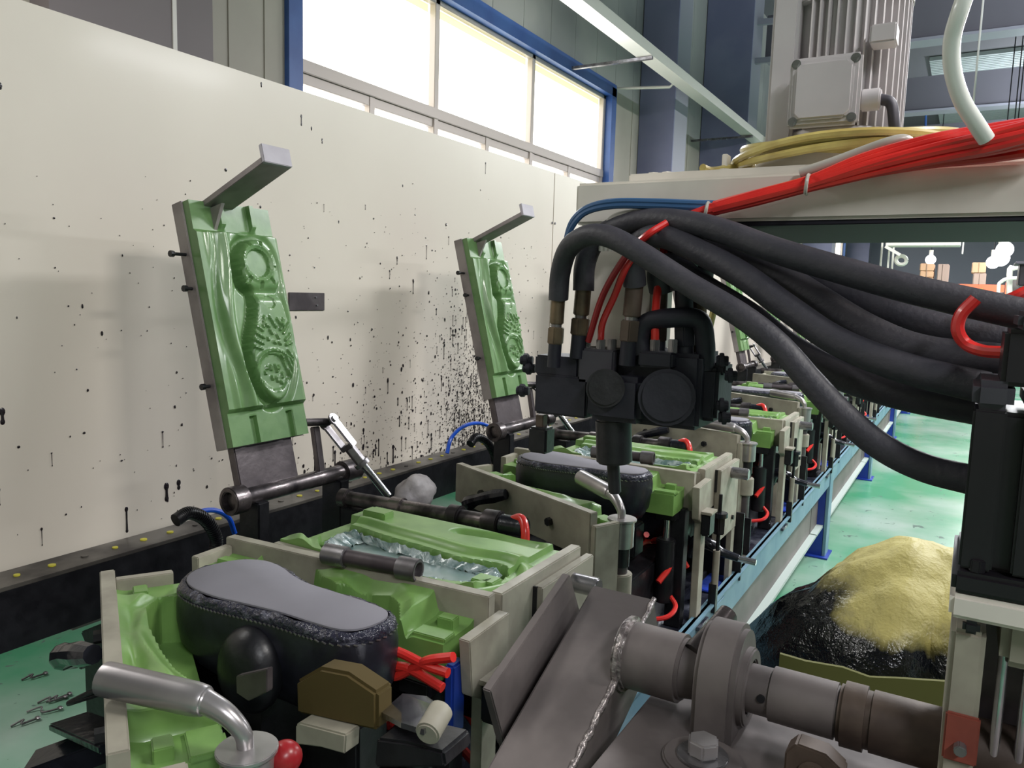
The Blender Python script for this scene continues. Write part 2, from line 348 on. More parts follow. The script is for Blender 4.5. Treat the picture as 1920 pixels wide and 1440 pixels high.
# blue-grey building columns along the window wall
for i, (y0, y1, xo) in enumerate(((6.96, 7.33, .32), (8.83, 9.25, .5), (15.3, 15.7, .5), (21.2, 21.6, .5))):
    c = thing('steel_column', ['dark blue steel column just beyond the first window', 'tall blue steel column with pale flange, second past the window',
              'third blue steel column along the window wall', 'farthest blue steel column by the window wall'][i], 'column', (WX, y0, 0), 'columns along the window wall')
    MB().box(WX + .005, WX + xo, y0 + .02, y1 - .02, 0, 5.2).build('web', 'column', c, flat=True)
    MB().box(WX + .005, WX + xo + .02, y0, y0 + .02, 0, 5.2).build('flange', 'column' if i == 0 else 'column', c, flat=True)
    MB().box(WX + xo, WX + xo + .02, y0 + .02, y1, 0, 5.2).build('flange', 'column_flange', c, flat=True)
# cable tray and conduit along the wall
t = thing('cable_tray', 'long pale cable tray running above the windows', 'cable tray', (-2.2, 2, 2.98))
MB().box(-2.25, -2.13, 1.2, 21.1, 2.985, 3.0).build('tray_floor', 'white_paint', t, flat=True)
MB().box(-2.14, -2.13, 1.2, 21.1, 3.0, 3.06).build('tray_side', 'white_paint', t, flat=True)
MB().box(-2.25, -2.24, 1.2, 21.1, 3.0, 3.06).build('tray_side', 'white_paint', t, flat=True)
for y in (3.0, 5.5, 8.5, 11.5, 14.5): MB().bar((WX + .01, y, 2.97), (-2.13, y, 2.97), .03, .02).build('bracket', 'steel', t)
a = aty(1262, 135, 6.5)
tag(MB().tube([aty(1262, 118, 6.5), aty(1262, 158, 6.5), aty(1256, 163, 6.5), aty(1157, 166, 6.4), aty(1152, 172, 6.4), aty(1148, 330, 6.4)], .012, smooth=False).build('conduit_pipe', 'white_paint'),
    'thin white conduit bending down from the tray beside the window', 'pipe')
# pale cross pipes and hanging rods in the roof
_F = 9.0
t = thing('roof_frame', 'pale steel rectangular frame hung between the blue columns', 'frame', aty(1330, 62, _F))
for p, q in (((1275, 55), (1490, 36)), ((1383, 118), (1490, 108)), ((1383, 118), (1380, 225)), ((1335, 62), (1322, 300))):
    MB().bar(aty(*p, _F), aty(*q, _F), .045, .06).build('frame_bar', 'column_flange', t)
MB().bar(aty(1380, 225, _F), aty(1440, 270, _F), .045, .08).build('frame_bar', 'white_paint', t)
RY = 9.6 * (5.13 - H) / (aty(1738, 152, 9.6).z - H)
t = thing('hanging_rod', 'thin blue rod hanging from the roof right of the motor', 'rod', aty(1738, 152, RY)); MB().cyl(aty(1738, 150, RY), aty(1735, 245, RY), .018, n=8).build('rod', 'frame_blue', t); MB().ball(aty(1738, 156, RY), .045, 6).build('hook', 'frame_blue', t)

# ------------------------------------------------------------------ cream splash panels with black splatter
sp_ = thing('splash_panel', 'long cream wall sheeting speckled with black paint behind the raised moulds', 'panel', (PX, 0, .6))
seams = [-1.5, 3.045, 4.25, 5.45, 6.65, 7.85, 9.05, 10.25]
for i in range(len(seams) - 1):
    o = MB().box(PX - .012, PX, seams[i] + .002, seams[i + 1] - .0045, .60, 1.775).build('sheet', 'panel', sp_, flat=True)
for z in (1.56, .97 + .26):
    for dy in (-.012, .014): MB().cyl((PX - .001, 3.045 + dy, z), (PX + .004, 3.045 + dy, z), .005, n=8).build('rivet', 'steel', sp_)
MB().box(PX - .03, PX - .013, -1.5, 10.25, .60, 1.77).build('backing', 'guide', sp_, flat=True)
# splatter drops: flat irregular blobs with drips, dense near the second raised mould
rng = random.Random(3)
def drops(seed, n, fy, fz, smin, smax, drip):
    r_ = random.Random(seed); mb = MB()
    for _ in range(n):
        y, z = fy(r_), fz(r_)
        if not (.3 < y < 3.03 and .64 < z < 1.74): continue
        s = smin * (smax / smin) ** (r_.random() ** 2.2); el = r_.uniform(.7, 1.9); k = 7; a0 = r_.random() * 6; vs = []
        for j in range(k):
            a_ = a0 + 2 * math.pi * j / k; rr_ = s * r_.uniform(.75, 1.15); vs.append((PX + .0012, y + math.cos(a_) * rr_, z + math.sin(a_) * rr_ * el))
        mb.add(vs + [(PX + .002, y, z)], [(j, (j + 1) % k, k) for j in range(k)])
        if r_.random() < drip and s > .0018:
            L = s * r_.uniform(4, 14); w = s * .35
            mb.add([(PX + .0015, y - w, z), (PX + .0015, y + w, z), (PX + .0015, y + w * .6, z - L), (PX + .0015, y - w * .6, z - L)], [(0, 1, 2, 3)])
            mb.ball((PX + .0012, y, z - L), w * 1.5, 4, (.2, 1, 1.6))
    return mb
m1 = drops(1, 2600, lambda r: r.gauss(2.42, .10), lambda r: .66 + abs(r.gauss(0, .24)), .0008, .004, .25)
m2 = drops(2, 900, lambda r: r.gauss(2.15, .3), lambda r: .66 + abs(r.gauss(0, .3)), .0009, .005, .2)
m3 = drops(4, 520, lambda r: r.uniform(.5, 3.0), lambda r: r.uniform(.66, 1.5), .0009, .0036, .1)
m4 = drops(5, 90, lambda r: r.gauss(1.75, .12), lambda r: .68 + abs(r.gauss(0, .1)), .0015, .006, .6)
for m_ in (m2, m3, m4): m1.add(m_.v, m_.f)
tag(m1.build('paint_splatter', 'drip', sp_, flat=True), 'black paint splatter', kind='stuff')
def drip_at(u, v, L, s=.005):
    p = atx(u, v, PX); mb = MB(); mb.ball(p, s, 5, (.25, 1, 1.4)); mb.tube([p, p - V3((0, .0, L * .5)), p - V3((0, 0, L))], [s * .5, s * .45, s * .6], n=6, k=2); mb.ball(p - V3((0, 0, L)), s * .8, 5, (.25, 1, 1.3))
    return mb
for u, v, L, s in ((237, 955, .05, .0045), (335, 905, .012, .006), (312, 912, .03, .007), (565, 218, .022, .0035), (604, 262, .008, .003), (584, 240, .004, .003), (490, 157, .006, .003), (710, 825, .05, .004),
                   (726, 850, .03, .004), (737, 838, .05, .006), (749, 782, .03, .004), (746, 748, .02, .004), (704, 835, .03, .004), (590, 858, .04, .005), (628, 848, .05, .005), (4, 772, .02, .006),
                   (700, 845, .02, .003), (768, 745, .015, .003), (0, 160, .004, .004), (755, 348, .002, .003), (685, 385, .012, .002), (635, 415, .004, .0025), (718, 690, .015, .002)):
    drip_at(u, v, L, s).build('paint_drip', 'drip', sp_)
# small grey plate screwed to the panel
t = thing('wall_plate', 'small grey plate fixed to the cream panel beside the nearest raised mould', 'plate', atx(585, 565, PX))
p0, p1 = atx(540, 548, PX), atx(607, 582, PX)
MB().box(PX, PX + .004, p0.y, p1.y, p1.z, p0.z).build('plate', 'mount_steel', t, bev=.001)
for u, v in ((590, 557), (592, 572)): p = atx(u, v, PX); MB().cyl((PX, p.y, p.z), (PX + .007, p.y, p.z), .003, n=8).build('screw', 'steel', t)
# long guide rail at the foot of the panel
t = thing('guide_rail', 'long dark steel guide rail with yellow marks at the foot of the cream panel', 'rail', (-1.53, 0, .68))
MB().box(-1.588, -1.50, -1, 11, .672, .68).build('top_flange', 'guide', t, bev=.001)
MB().box(-1.512, -1.50, -1, 11, .555, .672).build('web', 'black', t, flat=True)
y = .1
for i in range(60):
    yy = .763 + (i - 6) * .0668; 
    MB().cyl((-1.543, yy, .68), (-1.543, yy, .6825), .0075 if i % 3 else .006, n=12).build('marked_bolt', 'yellow_dot' if (i % 4) else 'guide', t)

# ================================================================== THE CONVEYOR BED
t = thing('conveyor_frame', 'long blue steel conveyor frame along the green aisle', 'conveyor', (-.52, 0, 0))
MB().box(-.532, -.52, -.2, 13, .362, .457).build('side_rail', 'rail_blue', t, bev=.002)
MB().box(-.538, -.512, -.2, 13, .452, .457).build('rail_lip', 'rail_blue', t, flat=True)
for i, y in enumerate((0.1, 2.03, 4.03, 6.03, 8.05, 10.05, 12.05)):
    MB().box(-.60, -.53, y - .045, y + .045, 0, .375).build('leg', 'leg_blue', t, bev=.003)
    MB().box(-.5305, -.516, y - .05, y + .05, 0, .44).build('leg_face', 'rail_blue', t, bev=.002)
    MB().box(-.62, -.50, y - .08, y + .08, 0, .008).build('foot_plate', 'leg_blue', t, bev=.001)
for i in range(7):
    y0 = -.2 + i * 2.0
    MB().box(-.575, -.565, y0, y0 + 1.985, .16, .34).build('skirt_sheet', 'skirt', t, flat=True)
    MB().box(-.575, -.535, y0, y0 + 1.985, .15, .162).build('skirt_lip', 'lip', t, flat=True)
MB().box(-1.2, -.545, -.2, 13, .415, .430).build('bed_plate', 'bed', t, flat=True)
MB().box(-.62, -.612, -.2, 13, .430, .442).build('inner_rib', 'bed', t, flat=True)
NST = 12
rng = random.Random(11)

# ================================================================== STATION (built once, copied along the line)
def sdist(poly, X, Y):
    """signed distance (negative inside) of grid arrays to a closed polygon"""
    P = np.array([(p[0], p[1]) for p in poly]); Q = np.roll(P, -1, 0); d2 = np.full(X.shape, 1e9); ins = np.zeros(X.shape, bool)
    for (ax, ay), (bx, by) in zip(P, Q):
        ex, ey = bx - ax, by - ay; wx, wy = X - ax, Y - ay; tt = np.clip((wx * ex + wy * ey) / (ex * ex + ey * ey + 1e-12), 0, 1)
        d2 = np.minimum(d2, (wx - ex * tt) ** 2 + (wy - ey * tt) ** 2)
        c = ((ay > Y) != (by > Y)) & (X < (bx - ax) * (Y - ay) / ((by - ay) if abs(by - ay) > 1e-12 else 1e-12) + ax); ins ^= c
    return np.where(ins, -1, 1) * np.sqrt(d2)
def sstep(a, b_, x): t_ = np.clip((x - a) / (b_ - a), 0, 1); return t_ * t_ * (3 - 2 * t_)
def gridfield(mb, u0, u1, v0, v1, step, hfun, place, zbot):
    nu = int((u1 - u0) / step); nv = int((v1 - v0) / step)
    U, Vv = np.meshgrid(np.linspace(u0, u1, nu + 1), np.linspace(v0, v1, nv + 1), indexing='ij'); Hh = hfun(U, Vv)
    mb.field(nu, nv, lambda a, b_: place(U[round(a * nu), round(b_ * nv)], Vv[round(a * nu), round(b_ * nv)], Hh[round(a * nu), round(b_ * nv)]),
             lambda a, b_: place(U[round(a * nu), round(b_ * nv)], Vv[round(a * nu), round(b_ * nv)], zbot))
    return mb
ZT = .82
# ---- last (upside-down shoe), sole outline in plan
SOLE = [(-.950, .725), (-.935, .69), (-.90, .672), (-.85, .668), (-.80, .674), (-.74, .681), (-.68, .682), (-.638, .686), (-.617, .705), (-.612, .74), (-.628, .762),
        (-.67, .768), (-.733, .770), (-.78, .772), (-.82, .782), (-.86, .797), (-.90, .800), (-.935, .778)]
SOLE_S = closed_catmull(SOLE, 4)
def sole_ring(k, z, cx=0, cy=0):
    c = sum(SOLE_S, V3((0, 0, 0))) / len(SOLE_S)
    out = []
    n = len(SOLE_S)
    for i, p in enumerate(SOLE_S):
        tn = (SOLE_S[(i + 1) % n] - SOLE_S[i - 1]).normalized(); nr = V3((tn.y, -tn.x, 0)); out.append(V3((p.x + nr.x * k + cx, p.y + nr.y * k + cy, z)))
    return out
def lofted(rings, cap0=True, cap1=True):
    mb = MB(); n = len(rings[0]); vs = [p for r in rings for p in r]
    fs = [(i * n + j, i * n + (j + 1) % n, (i + 1) * n + (j + 1) % n, (i + 1) * n + j) for i in range(len(rings) - 1) for j in range(n)]
    if cap0: fs.append(tuple(range(n))[::-1])
    if cap1: fs.append(tuple(range((len(rings) - 1) * n, len(rings) * n)))
    return mb.add(vs, fs)
def wob(ring, s, sc, seed=0):
    return [p + V3((noise.noise(p * sc + V3((seed, 0, 0))), noise.noise(p * sc + V3((0, seed, 5))), noise.noise(p * sc + V3((9, 0, seed))))) * s for p in ring]
def make_last():
    t = thing('shoe_last', '', 'shoe', (-.78, .73, .66))
    zs = .83
    # sign check for outward direction
    sg = 1 if (sole_ring(.01, 0)[0] - SOLE_S[0]).dot(SOLE_S[0] - V3((-.78, .73, 0))) > 0 else -1
    lofted([sole_ring(-.004 * sg, zs - .003), sole_ring(0, zs - .001), sole_ring(0, zs + .0015), sole_ring(-.002 * sg, zs + .003)]).build('insole_board', 'insole', t, ang=50)
    R_ = [wob(sole_ring(.001 * sg, zs - .001), .003, 60), wob(sole_ring(.006 * sg, zs - .001), .004, 60, 2), wob(sole_ring(.010 * sg, zs - .005), .004, 50, 3), wob(sole_ring(.012 * sg, zs - .011), .003, 40, 4), sole_ring(.010 * sg, zs - .016)]
    lofted(R_, False, False).build('lasting_margin', 'margin', t, ang=70)
    def squash(r, f): return [V3((-.78 + (p.x + .78) * f[0], .73 + (p.y - .73) * f[1], p.z)) for p in r]
    U_ = [sole_ring(.011 * sg, zs - .014), sole_ring(.014 * sg, zs - .03), sole_ring(.014 * sg, zs - .055), squash(sole_ring(.012 * sg, zs - .085), (.99, .96)), squash(sole_ring(.004 * sg, zs - .115), (.93, .8)), squash(sole_ring(0, zs - .14), (.7, .5))]
    lofted(U_).build('upper', 'leather', t, ang=70)
    # stitch row
    rg = sole_ring(.0125 * sg, zs - .013); st = MB()
    for i in range(0, len(rg)):
        a_, b_ = rg[i], rg[(i + 1) % len(rg)]; L = (b_ - a_).length; nst = max(1, int(L / .006))
        for k in range(nst):
            p = a_.lerp(b_, (k + .2) / nst); q = a_.lerp(b_, (k + .75) / nst); q.z -= .002; st.bar(p, q, .0016, .0016)
    tag(st.build('stitches', 'steel', t), 'pale stitches along the upper edge', kind='stuff')
    MB().cyl((-.70, .73, .432), (-.70, .73, .70), .032).build('last_post', 'black', t, bev=.002)
    MB().box(-.80, -.62, .70, .76, .62, .70).build('last_seat', 'black', t, bev=.004)
    return t
last = make_last()

# ---- mould halves: heightfield body with cavity contour, cream back plate, key blocks
def make_half(name, far):
    if far:
        O = V3((-1.055, .872, 0)); ex = V3((1, 0, 0)); ey = V3((0, -1, 0)); ang0 = .068
        px = [(455, 1050), (500, 1037), (555, 1040), (592, 1062), (630, 1090), (692, 1092), (730, 1102), (747, 1125), (747, 1157)]
    else:
        O = V3((-1.07, .650, 0)); ang0 = -math.radians(31); ex = V3((1, 0, 0)); ey = V3((0, 1, 0))
        px = [(352, 1112), (342, 1108), (299, 1110), (275, 1131), (281, 1162), (305, 1208), (330, 1241), (367, 1266), (430, 1300)]
    c, s_ = math.cos(-ang0), math.sin(-ang0)
    cont = []
    for u, v in px:
        p = atz(u, v, .81) - O; q = V3((p.x * c - p.y * s_, p.x * s_ + p.y * c, 0)); cont.append((q.dot(ex), q.dot(ey)))
    if far: poly = [(cont[0][0] - .03, .2)] + cont + [(cont[-1][0] + .0, .2)]
    else: poly = [(cont[0][0], .2)] + cont + [(.42, .098), (.43, .2)]
    poly = [(p[0], p[1]) for p in poly]
    D = .105 if not far else .098
    t = thing(name, '', 'mould half', O)
    def place(u, v, z): return V3((O.x + ex.x * u, O.y + ey.y * v, z))
    def h(U, V):
        d = sdist(poly, U, V)
        z = np.full(U.shape, .812)
        z += .008 * sstep(.03, 0, V)                               # rises to the back plate
        z -= .010 * sstep(.022, .002, d) * (U > .05)                # soft lip round the cavity
        z += .005 * np.exp(-((V - .045 - .012 * np.sin(U * 22)) / .009) ** 2) * sstep(.09, .14, U) * sstep(.40, .34, U)
        z -= .012 * np.exp(-((V - .03) / .010) ** 2) * np.exp(-((U - .17) / .045) ** 2)
        z -= .012 * np.exp(-((V - .028) / .010) ** 2) * np.exp(-((U - .30) / .05) ** 2)
        w_ = sstep(.0012, -.0036, d)
        z -= .03 * sstep(.413, .424, U)                   # stepped end platform
        z -= .018 * sstep(.078, .068, U) * (V > .012)
        z = z * (1 - w_) + .735 * w_
        return z
    gridfield(MB(), 0.012, .482, .014, D, .0024, h, place, .732 + .0).build('green_insert', 'green', t, ang=32)
    M0 = lambda a, b_, c_, d_, z0, z1: MB().box(*sorted((O.x + a, O.x + b_)), *sorted((O.y + ey.y * c_, O.y + ey.y * d_)), z0, z1)
    M0(-.004, .505, -.006, .014, .728, .824).build('back_plate', 'cream_metal', t, bev=.0015)
    M0(-.004, .012, .014, D - .012, .735, .812).build('end_plate', 'cream_metal', t, bev=.0015)
    M0(.444, .470, .034, .054, .778, .797).build('key_block', 'green', t, bev=.0015)
    M0(.430, .482, .066, D - .004, .778, .788).build('key_block', 'green', t, bev=.0015)
    M0(.02, .05, .036, .056, .79, .803).build('key_block', 'green', t, bev=.0015)
    if not far: M0(.505, .520, -.004, .062, .56, .800).build('end_block', 'cream_metal', t, bev=.002)
    for u in (.12, .38): MB().cyl(place(u, -.006, .775), place(u, -.016, .775), .009, n=6).build('bolt', 'black', t)
    t.rotation_euler.z = ang0
    return t
far_half = make_half('mould_half', True)
near_half = make_half('mould_half', False)
# hose and swivel joint hanging on the near half's back plate (seen on the second one)
MB().tube([V3((-1.07, .650, 0)) + V3(p) for p in ((.23, -.016, .80), (.20, -.03, .79), (.16, -.045, .775), (.13, -.05, .76), (.10, -.035, .74))], [.012, .016, .013, .018, .012], n=10).build('hinge_knuckle', 'black_wet', near_half)

# ---- closed mould with torn polyurethane skin
def make_closed():
    t = thing('closed_mould', '', 'mould', (-.78, 1.03, .73))
    pts = [(615, 992), (655, 981), (720, 1000), (792, 1020), (860, 1040), (930, 1052), (952, 1062), (935, 1075), (880, 1086), (820, 1080), (740, 1066), (660, 1052), (612, 1030), (598, 1008)]
    poly = [(p.x, p.y) for p in closed_catmull([tuple(atz(u, v, .815)[:2]) for u, v in pts], 4)]
    def h(U, V):
        d = sdist(poly, U, V); z = np.full(U.shape, .812)
        z += .010 * sstep(.012, .03, d) * sstep(.06, .03, d)
        w = np.exp(-((V - 1.155 + .015 * np.sin((U + 1) * 14)) / .011) ** 2) * sstep(-.80, -.77, U) * sstep(-.60, -.63, U); z -= .016 * w
        w = np.exp(-((V - .955) / .008) ** 2) * sstep(-.92, -.9, U) * sstep(-.72, -.75, U); z -= .012 * w
        z -= .014 * sstep(-.575, -.583, -U * -1) * 0
        z = np.where((U < -.965) & (V < 1.11) & (V > .955), .796, z)
        z = np.where((U > -.60) & (d > 0), z - .010, z)
        w_ = sstep(.001, -.003, d); z = z * (1 - w_) + .765 * w_
        return z
    gridfield(MB(), -1.005, -.568, .93, 1.185, .0028, h, lambda u, v, z: V3((u, v, z)), .735).build('green_body', 'green', t, ang=32)
    MB().box(-.568, -.548, .925, 1.19, .70, .818).build('end_plate', 'cream_metal', t, bev=.002)
    MB().box(-1.008, -.56, .916, .93, .72, .808).build('back_plate', 'cream_metal', t, bev=.0015)
    MB().box(-.63, -.59, .965, .995, .80, .812).build('key_block', 'green', t, bev=.002)
    MB().box(-.985, -.93, 1.12, 1.15, .80, .824).build('key_block', 'green', t, bev=.002)
    MB().cyl((-.548, 1.13, .775), (-.485, 1.13, .775), .016).build('locating_pin', 'steel', t, bev=.002)
    MB().box(-.548, -.532, 1.02, 1.21, .60, .80).build('support_plate', 'cream_metal', t, bev=.002)
    MB().box(-.548, -.534, 1.175, 1.21, .432, .60).build('leg', 'cream_metal', t, bev=.001)
    for y in (1.06, 1.16): MB().cyl((-.532, y, .64), (-.526, y, .64), .007, n=6).build('bolt', 'black', t)
    MB().box(-.548, -.541, 1.018, 1.022, .74, .80).build('scribe', 'black', t)
    return t, poly
closed, CAV = make_closed()
def make_skin():
    me = MB(); r_ = random.Random(5)
    X = np.array([p[0] for p in CAV]); Yy = np.array([p[1] for p in CAV]); c = V3((X.mean(), Yy.mean(), 0))
    inner = [V3((c.x + (x - c.x) * .86, c.y + (y - c.y) * .72, .793 + .002 * math.sin(x * 60))) for x, y in CAV]
    me.add(inner + [V3((p.x, p.y, p.z - .012)) for p in inner], [tuple(range(len(inner)))] + [(i, (i + 1) % len(inner), len(inner) + (i + 1) % len(inner), len(inner) + i) for i in range(len(inner))])
    t = thing('polyurethane_skin', '', 'plastic skin', c + V3((0, 0, .79)))
    me.build('skin_sheet', 'skin_film', t, ang=60)
    mb = MB(); n = len(CAV) * 3
    P = [V3((CAV[int(i / 3)][0] * (1 - (i % 3) / 3) + CAV[(int(i / 3) + 1) % len(CAV)][0] * (i % 3) / 3, CAV[int(i / 3)][1] * (1 - (i % 3) / 3) + CAV[(int(i / 3) + 1) % len(CAV)][1] * (i % 3) / 3, 0)) for i in range(n)]
    rings = []
    for k, (f, z) in enumerate(((.95, .800), (.90, .806), (.80, .797), (.70, .793))):
        rings.append([V3((c.x + (p.x - c.x) * (f + .03 * noise.noise(p * 60 + V3((k, 0, 0)))), c.y + (p.y - c.y) * (f * .95 + .12 * noise.noise(p * 70 + V3((0, k, 0)))), z + .007 * noise.noise(p * 90 + V3((0, 0, k))))) for p in P])
    lofted(rings, False, False).build('torn_edge', 'skin_rag', t, ang=80)
    return t
skin = make_skin()
def make_hinge_tube():
    t = thing('hinge_tube', '', 'tube', (-.86, .93, .835))
    a, b_ = atz(622, 1040, .835), atz(772, 1068, .835); d = (b_ - a).normalized()
    MB().cyl(a, b_, .0125).build('tube', 'mount_steel', t)
    MB().cyl(a - d * .012, a + d * .028, .0165, hole=.010).build('collar', 'steel', t, bev=.001)
    MB().cyl(b_ - d * .022, b_ + d * .012, .0175, hole=.012).build('collar', 'steel', t, bev=.001)
    return t
htube = make_hinge_tube()

# ---- raised lid with shoe-sole relief
LO = V3((-1.255, 1.028, .925)); LU = V3((-.125, 0, .49)).normalized(); LY = V3((0, 1, 0)); LN = LY.cross(LU).normalized()
LW, LH = .205, .505
def lp(a, b_, n_): return LO + LY * a + LU * b_ + LN * n_
def make_lid():
    t = thing('upper_mould', '', 'mould lid', lp(.1, -.1, 0))
    # sole outline in (s across 0..1, q down 0..1)
    S = [(.62, .155), (.50, .17), (.40, .22), (.37, .29), (.40, .345), (.47, .375), (.49, .42), (.44, .50), (.36, .58), (.33, .66), (.36, .74), (.44, .81), (.56, .845), (.70, .82), (.82, .74), (.90, .64), (.90, .54), (.86, .45), (.83, .38), (.86, .33), (.86, .25), (.80, .18), (.71, .155)]
    # convert to metres and shear so the sole sits as in the photo
    poly = [(p.x, p.y) for p in closed_catmull([(s_ * LW, q * LH) for s_, q in S], 4)]
    W_, H_ = LW, LH
    def seg(U, V, a, b_, w, ht):
        ax, ay, bx, by = a[0] * W_, a[1] * H_, b_[0] * W_, b_[1] * H_; ex, ey = bx - ax, by - ay
        tt = np.clip(((U - ax) * ex + (V - ay) * ey) / (ex * ex + ey * ey), 0, 1); d = np.hypot(U - ax - ex * tt, V - ay - ey * tt); return ht * sstep(w, w * .45, d)
    def ell(U, V, c, rx, ry): return np.hypot((U - c[0] * W_) / (rx * W_), (V - c[1] * H_) / (ry * H_))
    def h(U, V):
        s_ = U / W_; q = V / H_; d = sdist(poly, U, V)
        z = np.full(U.shape, .014)
        body = sstep(.118, .135, q) * sstep(.868, .85, q); z += .016 * body
        z -= .008 * body * sstep(.16, .06, s_)                                    # chamfer to the left edge
        z += .007 * body * np.exp(-((s_ - .235 - .05 * np.sin(q * 9)) / .045) ** 2)   # wavy ridge
        z -= .006 * body * np.exp(-((s_ - .13 - .04 * np.sin(q * 9 + .6)) / .035) ** 2)
        z -= .006 * body * sstep(.95, 1.0, s_)
        gr = sstep(.022, .007, d); z -= .014 * gr * sstep(.75, .35, s_) + .006 * gr
        ins = d <= 0
        top = .042 + .003 * np.cos((q - .3) * 7) - .006 * sstep(-.007, 0, d)
        arch = np.exp(-((q - .385) / .022) ** 2); top = top - .010 * arch
        # heel
        e = ell(U, V, (.60, .26), .15, .062); top = top - .007 * sstep(1.0, .9, e)
        top = top + .003 * sstep(.18, .0, abs(e - 1.25))
        for k in range(9):
            an = .2 + k * .69; p = (.60 + .215 * math.cos(an), .26 + .086 * math.sin(an)); top = top - seg(U, V, p, (p[0] + .04 * math.cos(an), p[1] + .016 * math.sin(an)), .005, .005)
        e2 = ell(U, V, (.66, .425), .075, .030); top = top - .004 * sstep(1.0, .85, e2)
        # radiating wedges
        for a_, b_ in (((.42, .52), (.50, .545)), ((.40, .55), (.50, .575)), ((.38, .58), (.48, .60)), ((.37, .61), (.46, .622)), ((.55, .49), (.52, .53)), ((.62, .49), (.68, .53)), ((.72, .50), (.78, .535)),
                       ((.80, .50), (.74, .545)), ((.86, .52), (.78, .56)), ((.87, .565), (.79, .59)), ((.87, .60), (.79, .61)), ((.60, .545), (.62, .56)), ((.68, .565), (.70, .58)), ((.56, .58), (.56, .585)), ((.63, .595), (.65, .60)), ((.55, .52), (.59, .53)), ((.70, .60), (.71, .605))):
            top = top + seg(U, V, a_, b_, .0042, .0045)
        # forefoot arcs
        e3 = ell(U, V, (.60, .735), .27, .105); top = top + .004 * sstep(.09, .0, abs(e3 - 1.0)) * (q < .76)
        e4 = ell(U, V, (.58, .725), .19, .08); top = top - .004 * sstep(1.02, .96, e4) * (q < .8)
        top = top + .004 * sstep(.10, 0., abs(e4 - .92)) * (q > .755)
        for a_, b_ in (((.76, .66), (.84, .74)), ((.80, .635), (.88, .69)), ((.70, .655), (.82, .78)), ((.50, .70), (.50, .705)), ((.55, .695), (.55, .71)), ((.61, .695), (.62, .71)), ((.66, .70), (.62, .72)), ((.69, .73), (.68, .745)),
                       ((.54, .74), (.55, .75)), ((.60, .745), (.61, .76)), ((.65, .765), (.66, .77)), ((.47, .72), (.47, .725))):
            top = top + seg(U, V, a_, b_, .0038, .0045)
        wi = sstep(.0022, -.0022, d); z = z * (1 - wi) + top * wi
        # dark slots top and bottom bands
        for cs, q0, q1 in ((.33, 0, .12), (.72, 0, .12)): z += .012 * sstep(.045, .03, abs(s_ - cs)) * sstep(q1, q1 - .03, q)
        for cs in (.30, .78): z -= .010 * sstep(.045, .03, abs(s_ - cs)) * sstep(.885, .895, q)
        return z
    gridfield(MB(), .0, LW, .0, LH, .0026, h, lambda a, q, z: lp(a, LH - q, z), -.004).build('sole_plate', 'green_wet', t, ang=28)
    fl = lambda a0, a1, b0, b1, n0, n1: MB().add([lp(a, b_, n_) for a in (a0, a1) for b_ in (b0, b1) for n_ in (n0, n1)], [(0, 1, 3, 2), (4, 6, 7, 5), (0, 4, 5, 1), (2, 3, 7, 6), (0, 2, 6, 4), (1, 5, 7, 3)])
    fl(-.004, LW + .002, -.002, LH + .002, -.034, -.004).build('backing_plate', 'side_steel', t, bev=.001)
    fl(.022, .178, -.105, .03, -.034, -.012).build('mount_plate', 'mount_steel', t, bev=.002)
    # handle bar sticking out of the top, with upturned lip
    def slant(a0, a1, b0, b1, n0, n1, k=.17): return MB().add([lp(a, b_ + k * n_, n_) for a in (a0, a1) for b_ in (b0, b1) for n_ in (n0, n1)], [(0, 1, 3, 2), (4, 6, 7, 5), (0, 4, 5, 1), (2, 3, 7, 6), (0, 2, 6, 4), (1, 5, 7, 3)])
    slant(.036, .108, LH - .012, LH + .000, -.02, .200).build('handle_bar', 'side_steel', t, bev=.001)
    slant(.036, .108, LH - .012, LH + .024, .196, .205).build('handle_lip', 'lip_grey', t, bev=.001)
    MB().prism([(LH - .012, .012), (LH - .012, .05), (LH - .06, .012)], lambda p, q, a: lp(a, p, q), .05, .058).build('gusset', 'side_steel', t)
    for b_, l in ((.13, .012), (.33, .012), (.40, .028)):
        MB().cyl(lp(-.004, b_, -.018), lp(-.004 - l, b_, -.018), .0035, n=8).cyl(lp(-.004 - l, b_, -.018), lp(-.012 - l, b_, -.018), .0065, n=8).build('side_bolt', 'black', t)
    return t
lid = make_lid()
def make_pivot():
    q = .955; X = -1.30 * q; Zp = H + (.80 - H) * q; Y = lambda y: y * q
    t = thing('hinge_pipe', '', 'pipe', (X, 1.02, Zp))
    MB().cyl((X, Y(1.075), Zp), (X, Y(1.43), Zp), .0185).build('pipe', 'dirty_steel', t)
    MB().cyl((X, Y(1.062), Zp), (X, Y(1.10), Zp), .029, hole=.019, n=28).build('collar', 'dirty_steel', t, bev=.002)
    MB().cyl((X, Y(1.40), Zp), (X, Y(1.455), Zp), .026, hole=.014).build('collar', 'dirty_steel', t, bev=.002)
    MB().bar((X, Y(1.33), Zp + .01), (-1.265, 1.275, .935), .020, .014, (1, 0, 0)).build('strut', 'mount_steel', t, bev=.002)
    for y in (Y(1.13), Y(1.38)): MB().box(X - .03, X + .03, y - .015, y + .015, .56, Zp - .01).build('pedestal', 'black', t, bev=.003)
    MB().box(-1.36, -1.16, 1.0, 1.42, .53, .565).build('pedestal_base', 'black_wet', t, bev=.003)
    return t
pivot = make_pivot()
